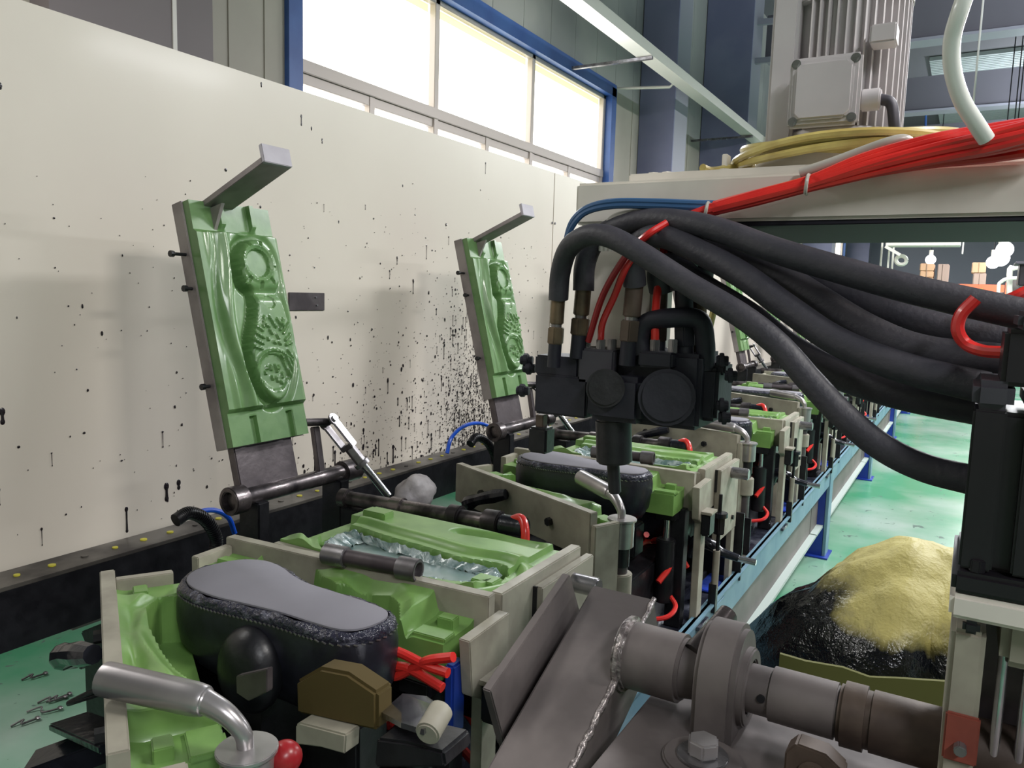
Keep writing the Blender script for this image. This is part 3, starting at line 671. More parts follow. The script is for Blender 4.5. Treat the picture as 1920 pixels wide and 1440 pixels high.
def make_rod():
    a = V3((-1.245, 1.30, .945)); b_ = atx(728, 930, -1.14); d = (b_ - a).normalized()
    t = thing('lift_rod', '', 'rod', a); sd = d.cross(V3((0, 1, 0))).normalized(); sy = V3((0, 1, 0))
    nd = d.cross(sy).normalized(); up_ = nd.cross(d).normalized()
    for k in (-1, 1):
        mb = MB(); mb.bar(a - d * .005 + nd * k * .016, a + d * .07 + nd * k * .016, .022, .006, nd).build('clevis_arm', 'steel', t, bev=.002)
        MB().cyl(a + nd * k * .013, a + nd * k * .019, .014, n=18).build('clevis_eye', 'steel', t, bev=.001)
    MB().cyl(a - nd * .024, a + nd * .024, .007).build('clevis_pin', 'chrome', t)
    MB().bar(a + d * .066, a + d * .078, .022, .038, nd).build('clevis_bridge', 'steel', t, bev=.002)
    MB().cyl(a + d * .078, a + d * .125, .0135, n=6).build('lock_nut', 'steel', t, bev=.001)
    MB().cyl(a + d * .118, a + d * .128, .019).build('washer', 'steel', t)
    MB().cyl(a + d * .12, b_, .009).build('rod', 'chrome', t)
    MB().cyl((-1.26, a.y - .06, a.z + .005), (-1.245, a.y, a.z), .009).build('cross_pin', 'dirty_steel', t)
    return t
rod = make_rod()
def make_cylinder():
    t = thing('air_cylinder', '', 'cylinder', (-.93, 1.26, .80))
    a, b_ = V3((-1.16, 1.25, .792)), V3((-.70, 1.265, .802)); L = lambda s_: a.lerp(b_, s_)
    MB().cyl(L(0), L(.93), .0165).build('barrel', 'dirty_steel', t)
    for s0, s1, r in ((0, .05, .021), (.30, .37, .0205), (.62, .68, .024), (.80, .88, .026)): MB().cyl(L(s0), L(s1), r, hole=.0).build('collar', 'dirty_steel', t, bev=.002)
    MB().cyl(L(.88), L(1.0), .021).build('end_cap', 'black_wet', t, bev=.003)
    MB().tube([L(.92) + V3((0, 0, .01)), L(.98) + V3((0, -.005, .02)), L(1.02) + V3((0, -.02, .0)), L(1.03) + V3((0, -.03, -.05))], .0085).build('red_hose', 'red', t)
    MB().box(-1.15, -1.10, 1.235, 1.275, .50, .775).build('mounting_lug', 'black', t, bev=.002)
    return t
acyl = make_cylinder()
def make_handle():
    t = thing('lever_clamp', '', 'handle', (-.58, .49, .46)); c = V3((-.575, .488, 0))
    MB().cyl(c + V3((0, 0, .432)), c + V3((0, 0, .71)), .016).build('shaft', 'mount_steel', t)
    MB().cyl(c + V3((0, 0, .63)), c + V3((0, 0, .685)), .026).build('lower_collar', 'cream_metal', t, bev=.002)
    MB().cyl(c + V3((0, 0, .74)), c + V3((0, 0, .795)), .026).build('upper_collar', 'satin', t, bev=.002)
    MB().cyl(c + V3((0, 0, .70)), c + V3((0, 0, .745)), .019).build('spacer', 'black', t)
    MB().cyl(c + V3((0, 0, .795)), c + V3((0, 0, .80)), .030, n=28).build('cap_washer', 'satin', t, bev=.001)
    MB().tube([c + V3((-.002, 0, .798)), c + V3((-.004, -.002, .815)), c + V3((-.02, -.008, .832)), c + V3((-.045, -.015, .842))], [.008, .009, .0105, .0125], n=14).build('lever_neck', 'satin', t)
    e = c + V3((-.155, -.05, .848)) ; s_ = c + V3((-.040, -.0135, .841))
    mb = MB(); d = (e - s_); mb.tube([s_, s_ + d * .12, s_ + d * .9, s_ + d * .97, e], [.012, .0165, .0175, .0165, .009], n=18, k=6); mb.build('lever_grip', 'satin', t)
    return t
handle = make_handle()
def make_post():
    t = thing('guide_post', '', 'post', (-.53, .86, .432))
    poly = [(.81, .796), (.912, .800), (.912, .70), (.885, .685), (.885, .432), (.845, .432), (.845, .70), (.82, .715)]
    MB().prism(poly, lambda y, z, x: V3((x, y, z)), -.545, -.527).build('plate', 'cream_metal', t, bev=.0015)
    MB().box(-.545, -.50, .835, .885, .725, .732).build('hook_top', 'cream_metal', t, bev=.001)
    MB().box(-.527, -.505, .84, .885, .67, .725).build('hook_block', 'black', t, bev=.003)
    MB().box(-.556, -.510, .825, .905, .432, .442).build('foot', 'bed', t, bev=.001)
    MB().box(-.60, -.56, .815, .85, .432, .735).build('rear_stay', 'black', t, bev=.0015)
    return t
post = make_post()
def make_black_cyl():
    t = thing('vertical_cylinder', '', 'cylinder', (-.61, .78, .46))
    MB().cyl((-.60, .80, .50), (-.60, .80, .66), .024).build('barrel', 'black', t, bev=.003)
    MB().cyl((-.60, .80, .66), (-.60, .80, .72), .009).build('piston_rod', 'chrome', t)
    MB().box(-.625, -.575, .785, .815, .71, .732).build('rod_clevis', 'black', t, bev=.002)
    MB().tube([(-.585, .80, .52), (-.56, .78, .50), (-.57, .74, .485), (-.62, .70, .48)], .006, n=8).build('red_hose', 'red', t)
    return t
bcyl = make_black_cyl()
def make_valve():
    t = thing('needle_valve', '', 'valve', (-.52, .96, .60)); c = V3((-.515, .965, 0))
    MB().cyl(c + V3((0, 0, .58)), c + V3((0, 0, .80 - .05)), .005).build('stem', 'black', t)
    MB().cyl(c + V3((0, 0, .645)), c + V3((0, 0, .69)), .016, n=6).build('hex_body', 'black', t, bev=.002)
    MB().cyl(c + V3((0, 0, .69)), c + V3((0, 0, .702)), .021, n=16).build('knob', 'black_wet', t, bev=.001)
    MB().cyl(c + V3((-.002, 0, .50)), c + V3((-.002, 0, .60)), .009).build('lower_pipe', 'cream_metal', t)
    MB().box(-.53, -.51, .955, .975, .432, .51).build('bracket', 'black', t, bev=.001)
    return t
valve = make_valve()
def make_elbow():
    t = thing('drain_pipe', '', 'pipe', (-.53, 1.02, .53))
    p = [V3((-.60, 1.0, .56)), V3((-.585, 1.0, .60)), V3((-.55, 1.0, .602)), V3((-.515, 1.005, .585)), V3((-.47, 1.01, .575))]
    MB().tube(p, [.016, .018, .017, .012, .010], n=12).build('elbow', 'black_wet', t)
    MB().cyl((-.475, 1.01, .575), (-.425, 1.012, .572), .0085).build('spout', 'chrome', t)
    MB().box(-.59, -.575, 1.0, 1.03, .432, .56).build('stand', 'cream_metal', t, bev=.001)
    return t
elbow = make_elbow()
def make_tray():
    t = thing('drip_tray', '', 'tray', (-.7, .0 + .45 + .85, .52))
    MB().box(-1.0, -.515, 1.235, 1.245, .432, .635).build('front_wall', 'black', t, bev=.001)
    MB().box(-1.0, -.545, 1.46, 1.47, .432, .56).build('back_wall', 'black', t, bev=.001)
    MB().box(-1.0, -.99, 1.245, 1.46, .432, .58).build('side_wall', 'black', t, bev=.001)
    MB().box(-.99, -.545, 1.245, 1.46, .432, .440).build('tray_floor', 'slop', t, bev=.001)
    MB().cyl((-.95, 1.25, .475), (-.55, 1.25, .475), .006).build('edge_rod', 'chrome', t)
    return t
tray = make_tray()
def make_carriage():
    t = thing('mould_carriage', '', 'carriage', (-.8, .85, .46))
    MB().box(-1.06, -.62, .60, .93, .432, .60).build('base_block', 'black', t, bev=.004)
    MB().box(-1.08, -1.02, .62, 1.2, .60, .73).build('side_block', 'black', t, bev=.004)
    MB().box(-1.0, -.60, .94, 1.18, .60, .73).build('mould_bed', 'black_wet', t, bev=.004)
    MB().box(-1.0, -.66, .90, 1.18, .432, .60).build('lower_block', 'bed', t, bev=.004)
    for x in (-.95, -.85, -.74): MB().cyl((x, .66, .60), (x, .66, .64), .011, n=6).build('bolt', 'steel', t)
    return t
carr = make_carriage()
def make_pad():
    t = MB().box(-.605, -.552, 1.09, 1.27, .432, .438).build('blue_pad', 'blue_pad', bev=.002); tag(t, '', 'pad'); return t
pad = make_pad()
def make_hoses():
    t = thing('hose_knot', '', 'hose', (-.66, .9, .6))
    MB().tube([(-.60, .99, .53), (-.64, .96, .60), (-.66, .88, .62), (-.62, .83, .64), (-.585, .80, .60), (-.60, .76, .56)], .0075, n=8).build('hose', 'red', t)
    MB().tube([(-.62, .98, .50), (-.68, .92, .60), (-.70, .86, .60), (-.66, .80, .65), (-.64, .77, .67)], .0075, n=8).build('hose', 'red', t)
    MB().tube([(-.66, 1.0, .5), (-.70, .88, .55), (-.64, .82, .56), (-.59, .79, .55)], .0075, n=8).build('hose', 'grey_hose', t)
    return t
hk = make_hoses()
FAMS = [
    (last, 'black upside-down shoe with grey insole board clamped between open green moulds, {w}', 'shoes on lasts along the line', NST),
    (far_half, 'green and cream mould half standing behind the black shoe, {w}', 'rear mould halves', NST),
    (near_half, 'green mould half swung open in front of the black shoe, {w}', 'opened front mould halves', NST),
    (closed, 'closed green bottom mould with shoe-shaped cavity, {w}', 'closed moulds', NST),
    (skin, 'torn grey-green plastic skin in the cavity of the closed mould {w}', 'plastic skins in the closed moulds', NST),
    (htube, 'short grey steel tube with collars lying along the closed mould {w}', 'hinge tubes', NST),
    (lid, 'green upright mould lid with shoe-sole relief and flat steel arm, {w}', 'raised mould lids', NST),
    (pivot, 'oily steel hinge pipe with ring collars under the raised lid {w}', 'hinge pipes', NST),
    (rod, 'chrome lifting rod with fork end leaning on the raised lid {w}', 'lifting rods', NST),
    (acyl, 'dirty horizontal air cylinder with red hose behind the closed mould {w}', 'air cylinders', NST),
    (handle, 'silver clamp lever on a round post at the aisle side, {w}', 'clamp levers', NST),
    (post, 'cream guide post at the aisle end of the mould, {w}', 'guide posts', NST),
    (bcyl, 'black upright air cylinder under the green mould end, {w}', 'upright cylinders', NST),
    (valve, 'small black needle valve beside the guide post {w}', 'needle valves', 8),
    (elbow, 'black pipe elbow with chrome spout over the conveyor edge, {w}', 'drain elbows', 8),
    (tray, 'black tray with chrome edge rod between the moulds, {w}', 'drip trays', NST),
    (carr, 'black machine carriage carrying the moulds, {w}', 'mould carriages', NST),
    (pad, 'shiny blue pad on the dark conveyor bed beside the rail, {w}', 'blue pads', 8),
    (hk, 'tangle of red and grey hoses below the shoe, {w}', 'hose tangles', 8)]
for proto, lab, grp, cnt in FAMS:
    proto['label'] = lab.format(w=where(0)); proto['group'] = grp
    base = V3(proto.location)
    for n in range(1, cnt):
        c = copy_tree(proto); c['label'] = lab.format(w=where(n)); c.location = base + V3((0, n * 1.0, 0))
        if proto is far_half: c.rotation_euler.z = .02 if n == 1 else .04
        if proto is near_half: c.rotation_euler.z = -math.radians(24 if n == 1 else 22)
        if proto is handle and n >= 1:
            c.location.y += -.035 if n == 1 else 0; c.rotation_euler.z = math.radians(-50 if n == 1 else (-35 if n % 2 else -20))
        if proto is far_half and n == 1: c.location.y -= .03
        if proto is near_half and n == 1: c.location.y -= .075
        if proto is last: c.location.y += .02; c.location.x -= .03


# ================================================================== things beside single stations
for n, P in ((0, [(352, 968), (372, 960), (402, 957), (428, 970), (440, 1000)]), (1, [(838, 850), (847, 820), (872, 798), (905, 795), (938, 815), (955, 848)])):
    t = thing('blue_air_hose', ['bright blue air hose looping over the guide rail at the left', 'bright blue air hose arching in front of the splattered panel'][n], 'hose', atx(*P[0], -1.42))
    MB().tube([atx(u, v, -1.42) for u, v in P], .0065 if n else .006, n=10).build('hose', 'blue_hose', t)
for n, P in ((0, [(330, 975), (355, 962), (385, 975), (405, 1010), (400, 1050)]), (1, [(882, 832), (893, 820), (912, 828), (925, 850), (930, 880)])):
    t = thing('corrugated_hose', ['black ribbed hose elbow below the left blue air hose', 'black ribbed hose elbow under the arching blue air hose'][n], 'hose', atx(*P[0], -1.40))
    C_ = catmull([atx(u, v, -1.40) for u, v in P], 10); MB().tube(C_, .011, smooth=False).build('hose', 'black', t)
    rb = MB()
    for i in range(0, len(C_) - 1): d = (C_[i + 1] - C_[i]).normalized(); rb.cyl(C_[i] - d * .0015, C_[i] + d * .0015, .0145, n=12)
    tag(rb.build('ribs', 'black', t), 'ribs of the hose', kind='stuff')
    MB().cyl(atx(P[-1][0] - 4, P[-1][1] - 10, -1.40), atx(P[-1][0] - 2, P[-1][1] + 18, -1.40), .014).build('hose_fitting', 'cream_metal', t, bev=.002)
# lump of cured foam on the rail
t = MB().ball((0, 0, 0), 1, 16); FC = atx(778, 925, -1.38)
for i, p in enumerate(t.v):
    k = 1 + .22 * noise.noise(p * 1.7 + V3((3, 1, 0))) + .08 * noise.noise(p * 5)
    t.v[i] = FC + V3((p.x * .05 * k, p.y * .075 * k, p.z * .055 * k))
tag(t.build('foam_lump', 'foam', ang=60), 'grey lump of cured foam on the dark rail beyond the first lifting rod', 'foam')
t = thing('floor_bracket', 'black bent bracket with wire loop beside the left floor patch', 'bracket', (-1.12, .52, .46))
a = V3((-1.13, .56, .60))
MB().prism([(aty(u, v, .62).x, aty(u, v, .62).z) for u, v in ((150, 1185), (192, 1168), (205, 1240), (165, 1238), (148, 1258), (143, 1235), (163, 1215))], lambda x, z, w: V3((x, w, z)), .62, .66).build('bent_plate', 'black', t, bev=.002)
MB().tube([aty(235, 1285, .52), aty(180, 1295, .52), aty(130, 1318, .52), (aty(150, 1312, .52)), aty(220, 1290, .53)], .0035, n=8).build('wire_loop', 'black', t)
MB().box(-1.10, -.98, .40, .52, .457, .47).build('foot_plate', 'black_wet', t, bev=.002)
t = thing('spare_block', 'black steel block lying at the lower left above the green floor', 'block', (-1.0, .48, .5))
MB().bar(aty(130, 1352, .56), aty(230, 1392, .50), .05, .010).build('plate', 'black_wet', t, bev=.002)
MB().bar(aty(60, 1445, .50), aty(330, 1345, .62), .05, .03).build('rail', 'black_wet', t, bev=.002)
# shoe-side hardware under the nearest last
t = thing('padded_stop', 'ochre padded stop block on grey bracket under the nearest shoe', 'stop block', (-.6, .6, .5))
a0 = .60
def qd(pts, y, th): return MB().prism([(aty(u, v, y).x, aty(u, v, y).z) for u, v in pts], lambda x, z, w: V3((x, w, z)), y, y + th)
qd([(553, 1278), (598, 1252), (650, 1262), (706, 1300), (706, 1372), (640, 1358), (555, 1338)], .63, .03).build('pad', 'yellow_pad', t, bev=.004)
qd([(553, 1360), (560, 1355), (648, 1378), (646, 1415), (600, 1402), (553, 1396)], .61, .025).build('bracket_plate', 'cream_metal', t, bev=.002)
MB().ball(aty(470, 1255, .66), .05, 12, (1, .7, 1.15)).build('grey_shoulder', 'black', t)
qd([(442, 1268), (500, 1255), (500, 1298), (465, 1315), (443, 1300)], .60, .01).build('grey_tag', 'mount_steel', t, bev=.001)
MB().ball(aty(535, 1420, .52), .017, 10).build('red_knob', 'red_dark', t)
t = thing('chrome_catch', 'shiny chrome folded catch plate below the red hoses', 'catch', aty(780, 1340, .62))
MB().add([aty(u, v, y) for u, v, y in ((715, 1335, .64), (755, 1300, .68), (800, 1305, .66), (835, 1330, .62), (795, 1368, .58), (752, 1355, .60))] +
         [aty(u, v, y) - V3((0, 0, .006)) for u, v, y in ((715, 1335, .64), (755, 1300, .68), (800, 1305, .66), (835, 1330, .62), (795, 1368, .58), (752, 1355, .60))],
         [(0, 1, 2, 3, 4, 5), (11, 10, 9, 8, 7, 6)] + [(i, (i + 1) % 6, 6 + (i + 1) % 6, 6 + i) for i in range(6)]).build('folded_plate', 'chrome', t, flat=True)
MB().cyl(aty(828, 1330, .62), aty(800, 1378, .585), .013).build('roller', 'cream_metal', t, bev=.002)
qd([(705, 1385), (760, 1392), (830, 1410), (835, 1440), (700, 1440)], .60, .05).build('catch_body', 'black', t, bev=.003)
t = thing('red_hose_pair', 'bright red hoses crossing beside the nearest guide post', 'hose', (-.56, .72, .70))
for P in ([(728, 1215), (760, 1228), (800, 1248), (840, 1262)], [(850, 1232), (805, 1238), (780, 1250), (740, 1268), (728, 1250)], [(735, 1248), (770, 1255), (830, 1290)]):
    MB().tube([aty(u, v, .76) for u, v in P], .0065, n=10).build('hose', 'red', t)
MB().box(-.56, -.545, .80, .83, .66, .76).build('blue_tape', 'leg_blue', t, bev=.003)

# ================================================================== GANTRY ARM, MOTOR
AX0 = -.516; AY0, AY1 = 1.05, 1.39; AZ0, AZ1 = 1.354, 1.414
t = thing('gantry_arm', 'cream painted steel arm reaching over the moulding line', 'machine arm', (AX0, AY0, AZ0))
MB().box(AX0, 1.3, AY0, AY1, AZ0, AZ1).build('beam', 'arm', t, bev=.004)
MB().box(AX0 + .07, .1, AY0 + .03, AY1 - .02, AZ1, AZ1 + .014).build('cover_plate', 'arm', t, bev=.002)
MB().box(-.505, -.40, AY0 + .03, AY0 + .12, 1.17, AZ0).build('drop_plate', 'arm', t, bev=.004)
MB().box(-.42, 1.3, AY0 + .006, AY1 - .01, AZ0 - .006, AZ0).build('underside_shade', 'arm_under_shade', t, bev=.001)  # dark sheet added to stand in for the shade under the arm
MB().box(.9, 1.25, AY0, AY1, 0, AZ0).build('column', 'arm', t, bev=.006)
for u in (1235, 1260, 1345, 1365): p = aty(u, 312, AY0 + .1); MB().cyl((p.x, AY0 + .08, AZ1 + .012), (p.x, AY0 + .08, AZ1 + .022), .008, n=6).build('bolt', 'arm', t)
MB().box(aty(1357, 300, 1.15).x, aty(1367, 300, 1.15).x, 1.14, 1.16, AZ1 + .01, AZ1 + .045).build('stop_tab', 'arm', t, bev=.001)
MC = V3((-.183, 1.215, 0))
t = thing('electric_motor', 'grey finned electric motor standing on the cream arm', 'motor', (MC.x, MC.y, AZ1 + .014))
MB().cyl(MC + V3((0, 0, AZ1 + .014)), MC + V3((0, 0, AZ1 + .034)), .112, n=40).build('mounting_flange', 'arm', t, bev=.002)
MB().cyl(MC + V3((0, 0, AZ1 + .034)), MC + V3((0, 0, 1.475)), .07, n=32).build('neck', 'motor', t)
MB().cyl(MC + V3((0, 0, 1.475)), MC + V3((0, 0, 1.80)), .070, n=40).build('body', 'motor', t)
MB().cyl(MC + V3((0, 0, 1.80)), MC + V3((0, 0, 1.84)), .082, .06, n=40).build('fan_cover', 'motor', t)
for k in range(44):
    an = 2 * math.pi * k / 44; d = V3((math.cos(an), math.sin(an), 0))
    if d.y < -.2 and d.x < -.45: continue
    MB().bar(MC + d * .067 + V3((0, 0, 1.64)), MC + d * .082 + V3((0, 0, 1.64)), .0022, .31, (0, 0, 1)).build('fin', 'motor', t, flat=True)
MB().cyl(MC + V3((0, 0, 1.468)), MC + V3((0, 0, 1.485)), .082, n=40).build('end_shield', 'motor', t, bev=.002)
MB().cyl(MC + V3((0, 0, 1.655)), MC + V3((0, 0, 1.70)), .0835, n=40).build('band', 'motor', t, bev=.002)
MB().box(MC.x - .086, MC.x - .05, MC.y - .075, MC.y - .03, 1.46, 1.72).build('side_rib', 'motor', t, bev=.004)
# terminal box
p0 = aty(1472, 240, 1.095); p1 = aty(1618, 92, 1.095)
MB().box(p0.x + .01, p1.x - .006, 1.11, 1.16, p0.z + .006, p1.z - .004).build('terminal_box', 'motor', t, bev=.003)
c_ = .016; x0, x1, z0, z1 = p0.x, p1.x, p0.z, p1.z
MB().prism([(x0, z0), (x1, z0), (x1, z1), (x0, z1)], lambda x, z, y: V3((x, y, z)), 1.100, 1.112).build('box_lid', 'motor', t, bev=.004)
MB().prism([(x0 + c_, z0 + .008), (x1 - c_, z0 + .008), (x1 - .008, z0 + c_), (x1 - .008, z1 - c_), (x1 - c_, z1 - .008), (x0 + c_, z1 - .008), (x0 + .008, z1 - c_), (x0 + .008, z0 + c_)], lambda x, z, y: V3((x, y, z)), 1.093, 1.101).build('lid_panel', 'motor', t, bev=.003)
for x in (x0 + .008, x1 - .008):
    for z in (z0 + .008, z1 - .008): MB().cyl((x, 1.096, z), (x, 1.101, z), .004, n=6).cyl((x, 1.099, z), (x, 1.101, z), .006, n=14).build('lid_screw', 'chrome', t)
MB().box(x1 + .004, x1 + .035, 1.115, 1.15, z1 + .012, z1 + .035).build('clamp_block', 'motor', t, bev=.002)
MB().cyl((x1 - .002, 1.13, z1 - .055), (x1 + .022, 1.13, z1 - .055), .014, n=14).build('cable_gland', 'motor', t, bev=.002)
MB().tube([(x1 + .02, 1.13, z1 - .055), (x1 + .034, 1.13, z1 - .062), (x1 + .04, 1.13, z1 - .09), (x1 + .045, 1.14, z1 - .13)], .007).build('cable', 'valve_grey', t)
t = thing('hose_coil', 'yellowed plastic hose coiled round the foot of the motor', 'hose', (MC.x, MC.y, 1.45))
for k in range(5):
    P = [MC + V3((math.cos(a_) * (.118 + .006 * k + (.03 if math.cos(a_) > .3 else 0)), math.sin(a_) * (.118 + .005 * k), AZ1 + .036 + .008 * (k % 3) + .007 * math.sin(a_ * 2 + k))) for a_ in [i * math.pi / 8 for i in range(17)]]
    MB().tube(P, .0055, n=8, k=3).build('hose_loop', 'yellow_hose', t)
MB().tube([MC + V3((-.115, -.03, AZ1 + .03)), MC + V3((-.135, -.06, AZ1 + .027)), MC + V3((-.15, -.10, AZ1 + .018)), MC + V3((-.155, -.13, AZ1 + .018))], .0055, n=8).build('hose_end', 'yellow_hose', t)
def ptube(name, label, cat, P, r, m_, group=None, n=12, part='hose'):
    t = thing(name, label, cat, aty(*P[0])); MB().tube([aty(u, v, y) for u, v, y in P], r, n=n).build(part, m_, t)
    if group: t['group'] = group
    return t
ptube('clear_hose', 'milky plastic tube bent over the cream arm below the motor', 'hose', [(1500, 325, 1.04), (1560, 305, 1.04), (1620, 283, 1.04), (1660, 269, 1.04), (1690, 262, 1.045), (1705, 268, 1.05), (1706, 285, 1.05)], .0065, 'grey_hose')
ptube('white_hose', 'thick white hose curving down from the ceiling at the upper right', 'hose', [(1822, -40, .95), (1800, 20, .95), (1785, 75, .96), (1786, 130, .97), (1802, 185, .98), (1830, 232, .99), (1850, 262, 1.0)], .0085, 'white_hose')
# red hose bundle
t = thing('red_hose_bundle', 'thick bundle of bright red air hoses tied along the cream arm', 'hose bundle', aty(1518, 345, 1.02))
CP = [(1290, 406), (1340, 390), (1420, 370), (1518, 345), (1620, 314), (1740, 286), (1850, 268), (1960, 248)]
SP = [5, 7, 9, 9, 19, 26, 31, 34]
r_ = random.Random(8)
for k in range(13):
    an = 2 * math.pi * k / 13 + .3; rad = .35 + .65 * ((k * 7) % 5) / 4
    P = [aty(u + 3 * math.sin(k + i), v + SP[i] * rad * math.sin(an + .25 * i), 1.025 + .012 * math.cos(an + .25 * i) * SP[i] / 20) for i, (u, v) in enumerate(CP)]
    if k % 5 == 4: P = P[1:]
    MB().tube(P, .0052, n=8, k=5).build('hose', 'red', t)
for u, v, sz in ((1518, 345, 16), (1330, 393, 12)):
    a_ = aty(u, v - sz, 1.025); b_ = aty(u - 3, v + sz, 1.025)
    MB().tube([aty(u, v - sz, 1.03), aty(u - 3, v - sz, 1.01), aty(u - 6, v, 1.005), aty(u - 8, v + sz, 1.01), aty(u - 6, v + sz + 3, 1.03)], .0022, n=6).build('cable_tie', 'grey_hose', t)
for k in range(2):
    ptube('blue_grey_hose', ['dull blue hose arching over the left end of the cream arm', 'dull blue hose just below the other dull blue hose on the cream arm'][k], 'hose',
          [(1052, 590, 1.04), (1056, 500, 1.03), (1064, 440 + 6 * k, 1.02), (1078 + 3 * k, 408 + 5 * k, 1.015), (1105, 388 + 7 * k, 1.015), (1150, 378 + 8 * k, 1.015), (1220, 378 + 8 * k, 1.02), (1300, 381 + 8 * k, 1.025), (1345, 382 + 6 * k, 1.03)], .0045, 'grayblue_hose', n=8)
for k in range(3):
    ptube('pale_hose', ['upper pale grey hose on the left end of the cream arm', 'middle pale grey hose on the left end of the cream arm', 'lowest pale grey hose on the left end of the cream arm'][k], 'hose',
          [(1128 + 8 * k, 470, 1.035), (1130 + 8 * k, 440, 1.03), (1150 + 8 * k, 408 + 5 * k, 1.025), (1200, 396 + 6 * k, 1.025), (1270, 392 + 6 * k, 1.03), (1345, 384 + 5 * k, 1.035)], .0045, 'grey_hose', n=8)
# ------------------------------------------------------------------ injection head with its valves
t = thing('injection_head', 'dark oily injection valve head hanging from the cream arm', 'machine head', aty(1170, 720, 1.05))
def pb(name, u0, v0, u1, v1, y0, y1, m_, bev=.003):
    a_ = aty(u0, (v0 + v1) / 2, y0); b_ = aty(u1, (v0 + v1) / 2, y0); c1 = aty((u0 + u1) / 2, v0, y0); c2 = aty((u0 + u1) / 2, v1, y0)
    return MB().box(a_.x, b_.x, y0, y1, c2.z, c1.z).build(name, m_, t, bev=bev)
pb('grey_block', 1083, 655, 1150, 722, 1.045, 1.13, 'valve_grey'); pb('left_block', 1002, 668, 1084, 706, 1.05, 1.12, 'valve_black'); pb('lower_left_block', 1002, 704, 1100, 780, 1.045, 1.12, 'valve_black')
pb('centre_block', 1098, 705, 1200, 792, 1.03, 1.14, 'valve_black', .008); pb('right_block', 1150, 660, 1312, 800, 1.06, 1.17, 'valve_black', .006); pb('far_right_block', 1300, 690, 1345, 790, 1.08, 1.16, 'valve_black', .005)
pb('top_flange', 1196, 660, 1260, 690, 1.04, 1.08, 'valve_black'); pb('right_flange', 1308, 680, 1360, 702, 1.09, 1.13, 'valve_black')
pb('left_box', 990, 802, 1024, 850, 1.05, 1.08, 'black'); pb('left_stem', 1004, 778, 1018, 806, 1.06, 1.075, 'rust', .001)
for u, v in ((985, 675), (990, 690), (978, 732), (1352, 676), (1368, 704), (1352, 760), (1356, 782)):
    MB().cyl(aty(u - 9, v, 1.07), aty(u + 14, v + 1, 1.075), .0075, n=8).cyl(aty(u - 3, v, 1.07), aty(u + 6, v, 1.072), .011, n=8).build('bolt', 'valve_black', t, bev=.001)
MB().cyl(aty(1150, 785, 1.07), aty(1152, 868, 1.07), .027, n=24).build('mixing_chamber', 'black', t, bev=.003)
MB().cyl(aty(1149, 860, 1.07), aty(1153, 925, 1.07), .0095, n=16).build('nozzle', 'black', t, bev=.002)
MB().cyl(aty(1135, 728, 1.045), aty(1135, 728, 1.015), .028, n=24).build('round_cover', 'black', t, bev=.004)
MB().cyl(aty(1250, 745, 1.06), aty(1250, 745, 1.03), .04, n=24).build('round_cover', 'valve_black', t, bev=.006)
MB().tube([aty(1205, 665, 1.06), aty(1200, 630, 1.06), aty(1215, 604, 1.06), aty(1260, 596, 1.06), aty(1310, 600, 1.07), aty(1322, 640, 1.08), aty(1322, 690, 1.09)], .014, n=14).build('bent_pipe', 'valve_black', t)
MB().box(aty(1262, 600, 1.08).x, aty(1302, 600, 1.08).x, 1.08, 1.12, aty(1270, 680, 1.08).z, aty(1270, 596, 1.08).z).build('pipe_block', 'valve_black', t, bev=.003) if False else None
def fitting(u0, v0, u1, v1, y, r, mm='bronze'):
    a_ = aty(u0, v0, y); b_ = aty(u1, v1, y); d = b_ - a_
    MB().cyl(a_, a_ + d * .58, r).build('ferrule', mm, t, bev=.0015)
    MB().cyl(a_ + d * .58, a_ + d * .64, r * .75).build('collar', 'steel', t)
    MB().cyl(a_ + d * .64, b_, r * 1.22, n=6).build('hex_nut', mm, t, bev=.0015)
    MB().cyl(b_, b_ + d.normalized() * .035, r * .95).build('adapter', 'valve_black', t)
fitting(1047, 556, 1041, 645, 1.03, .0105); fitting(1094, 540, 1086, 628, 1.05, .012); fitting(1190, 530, 1180, 640, 1.05, .013, 'rust'); fitting(1160, 480, 1150, 640, 1.10, .017, 'arm')
fitting(1240, 540, 1236, 640, 1.09, .010, 'rust'); fitting(1282, 540, 1284, 650, 1.08, .013, 'valve_black'); fitting(1310, 560, 1308, 660, 1.12, .012, 'bronze')
for u in (1100, 1127, 1148, 1228, 1262): MB().cyl(aty(u, 636, 1.06), aty(u - 1, 662, 1.06), .0075, n=6).build('push_fitting', 'steel', t, bev=.001)
# thick black hoses
HG = 'thick black hydraulic hoses'
def bh(label, P, r=.0148): return ptube('hydraulic_hose', label, 'hose', P, r, 'hose', HG, n=16)
bh('thick black hose, foremost and leftmost at the valve head, sagging lowest over the aisle', [(1047, 560, 1.03), (1051, 510, 1.02), (1066, 466, 1.0), (1098, 443, .98), (1140, 443, .97), (1200, 474, .96), (1290, 532, .95), (1390, 592, .93), (1460, 648, .92), (1520, 715, .91), (1580, 778, .90), (1650, 836, .89), (1730, 876, .88), (1830, 902, .87)])
bh('thick black hose, second from the left at the valve head, running uppermost to the right', [(1094, 545, 1.05), (1097, 495, 1.05), (1116, 452, 1.04), (1160, 425, 1.03), (1230, 412, 1.02), (1330, 426, 1.0), (1450, 468, .98), (1590, 510, .96), (1720, 545, .94), (1930, 592, .92)], .0158)
bh('thick black hose rising behind the grey block and passing mid-height to the right', [(1190, 535, 1.05), (1188, 490, 1.04), (1198, 455, 1.03), (1240, 442, 1.01), (1300, 466, 1.0), (1390, 515, .98), (1480, 580, .96), (1570, 640, .94), (1690, 688, .92), (1850, 728, .90)], .0165)
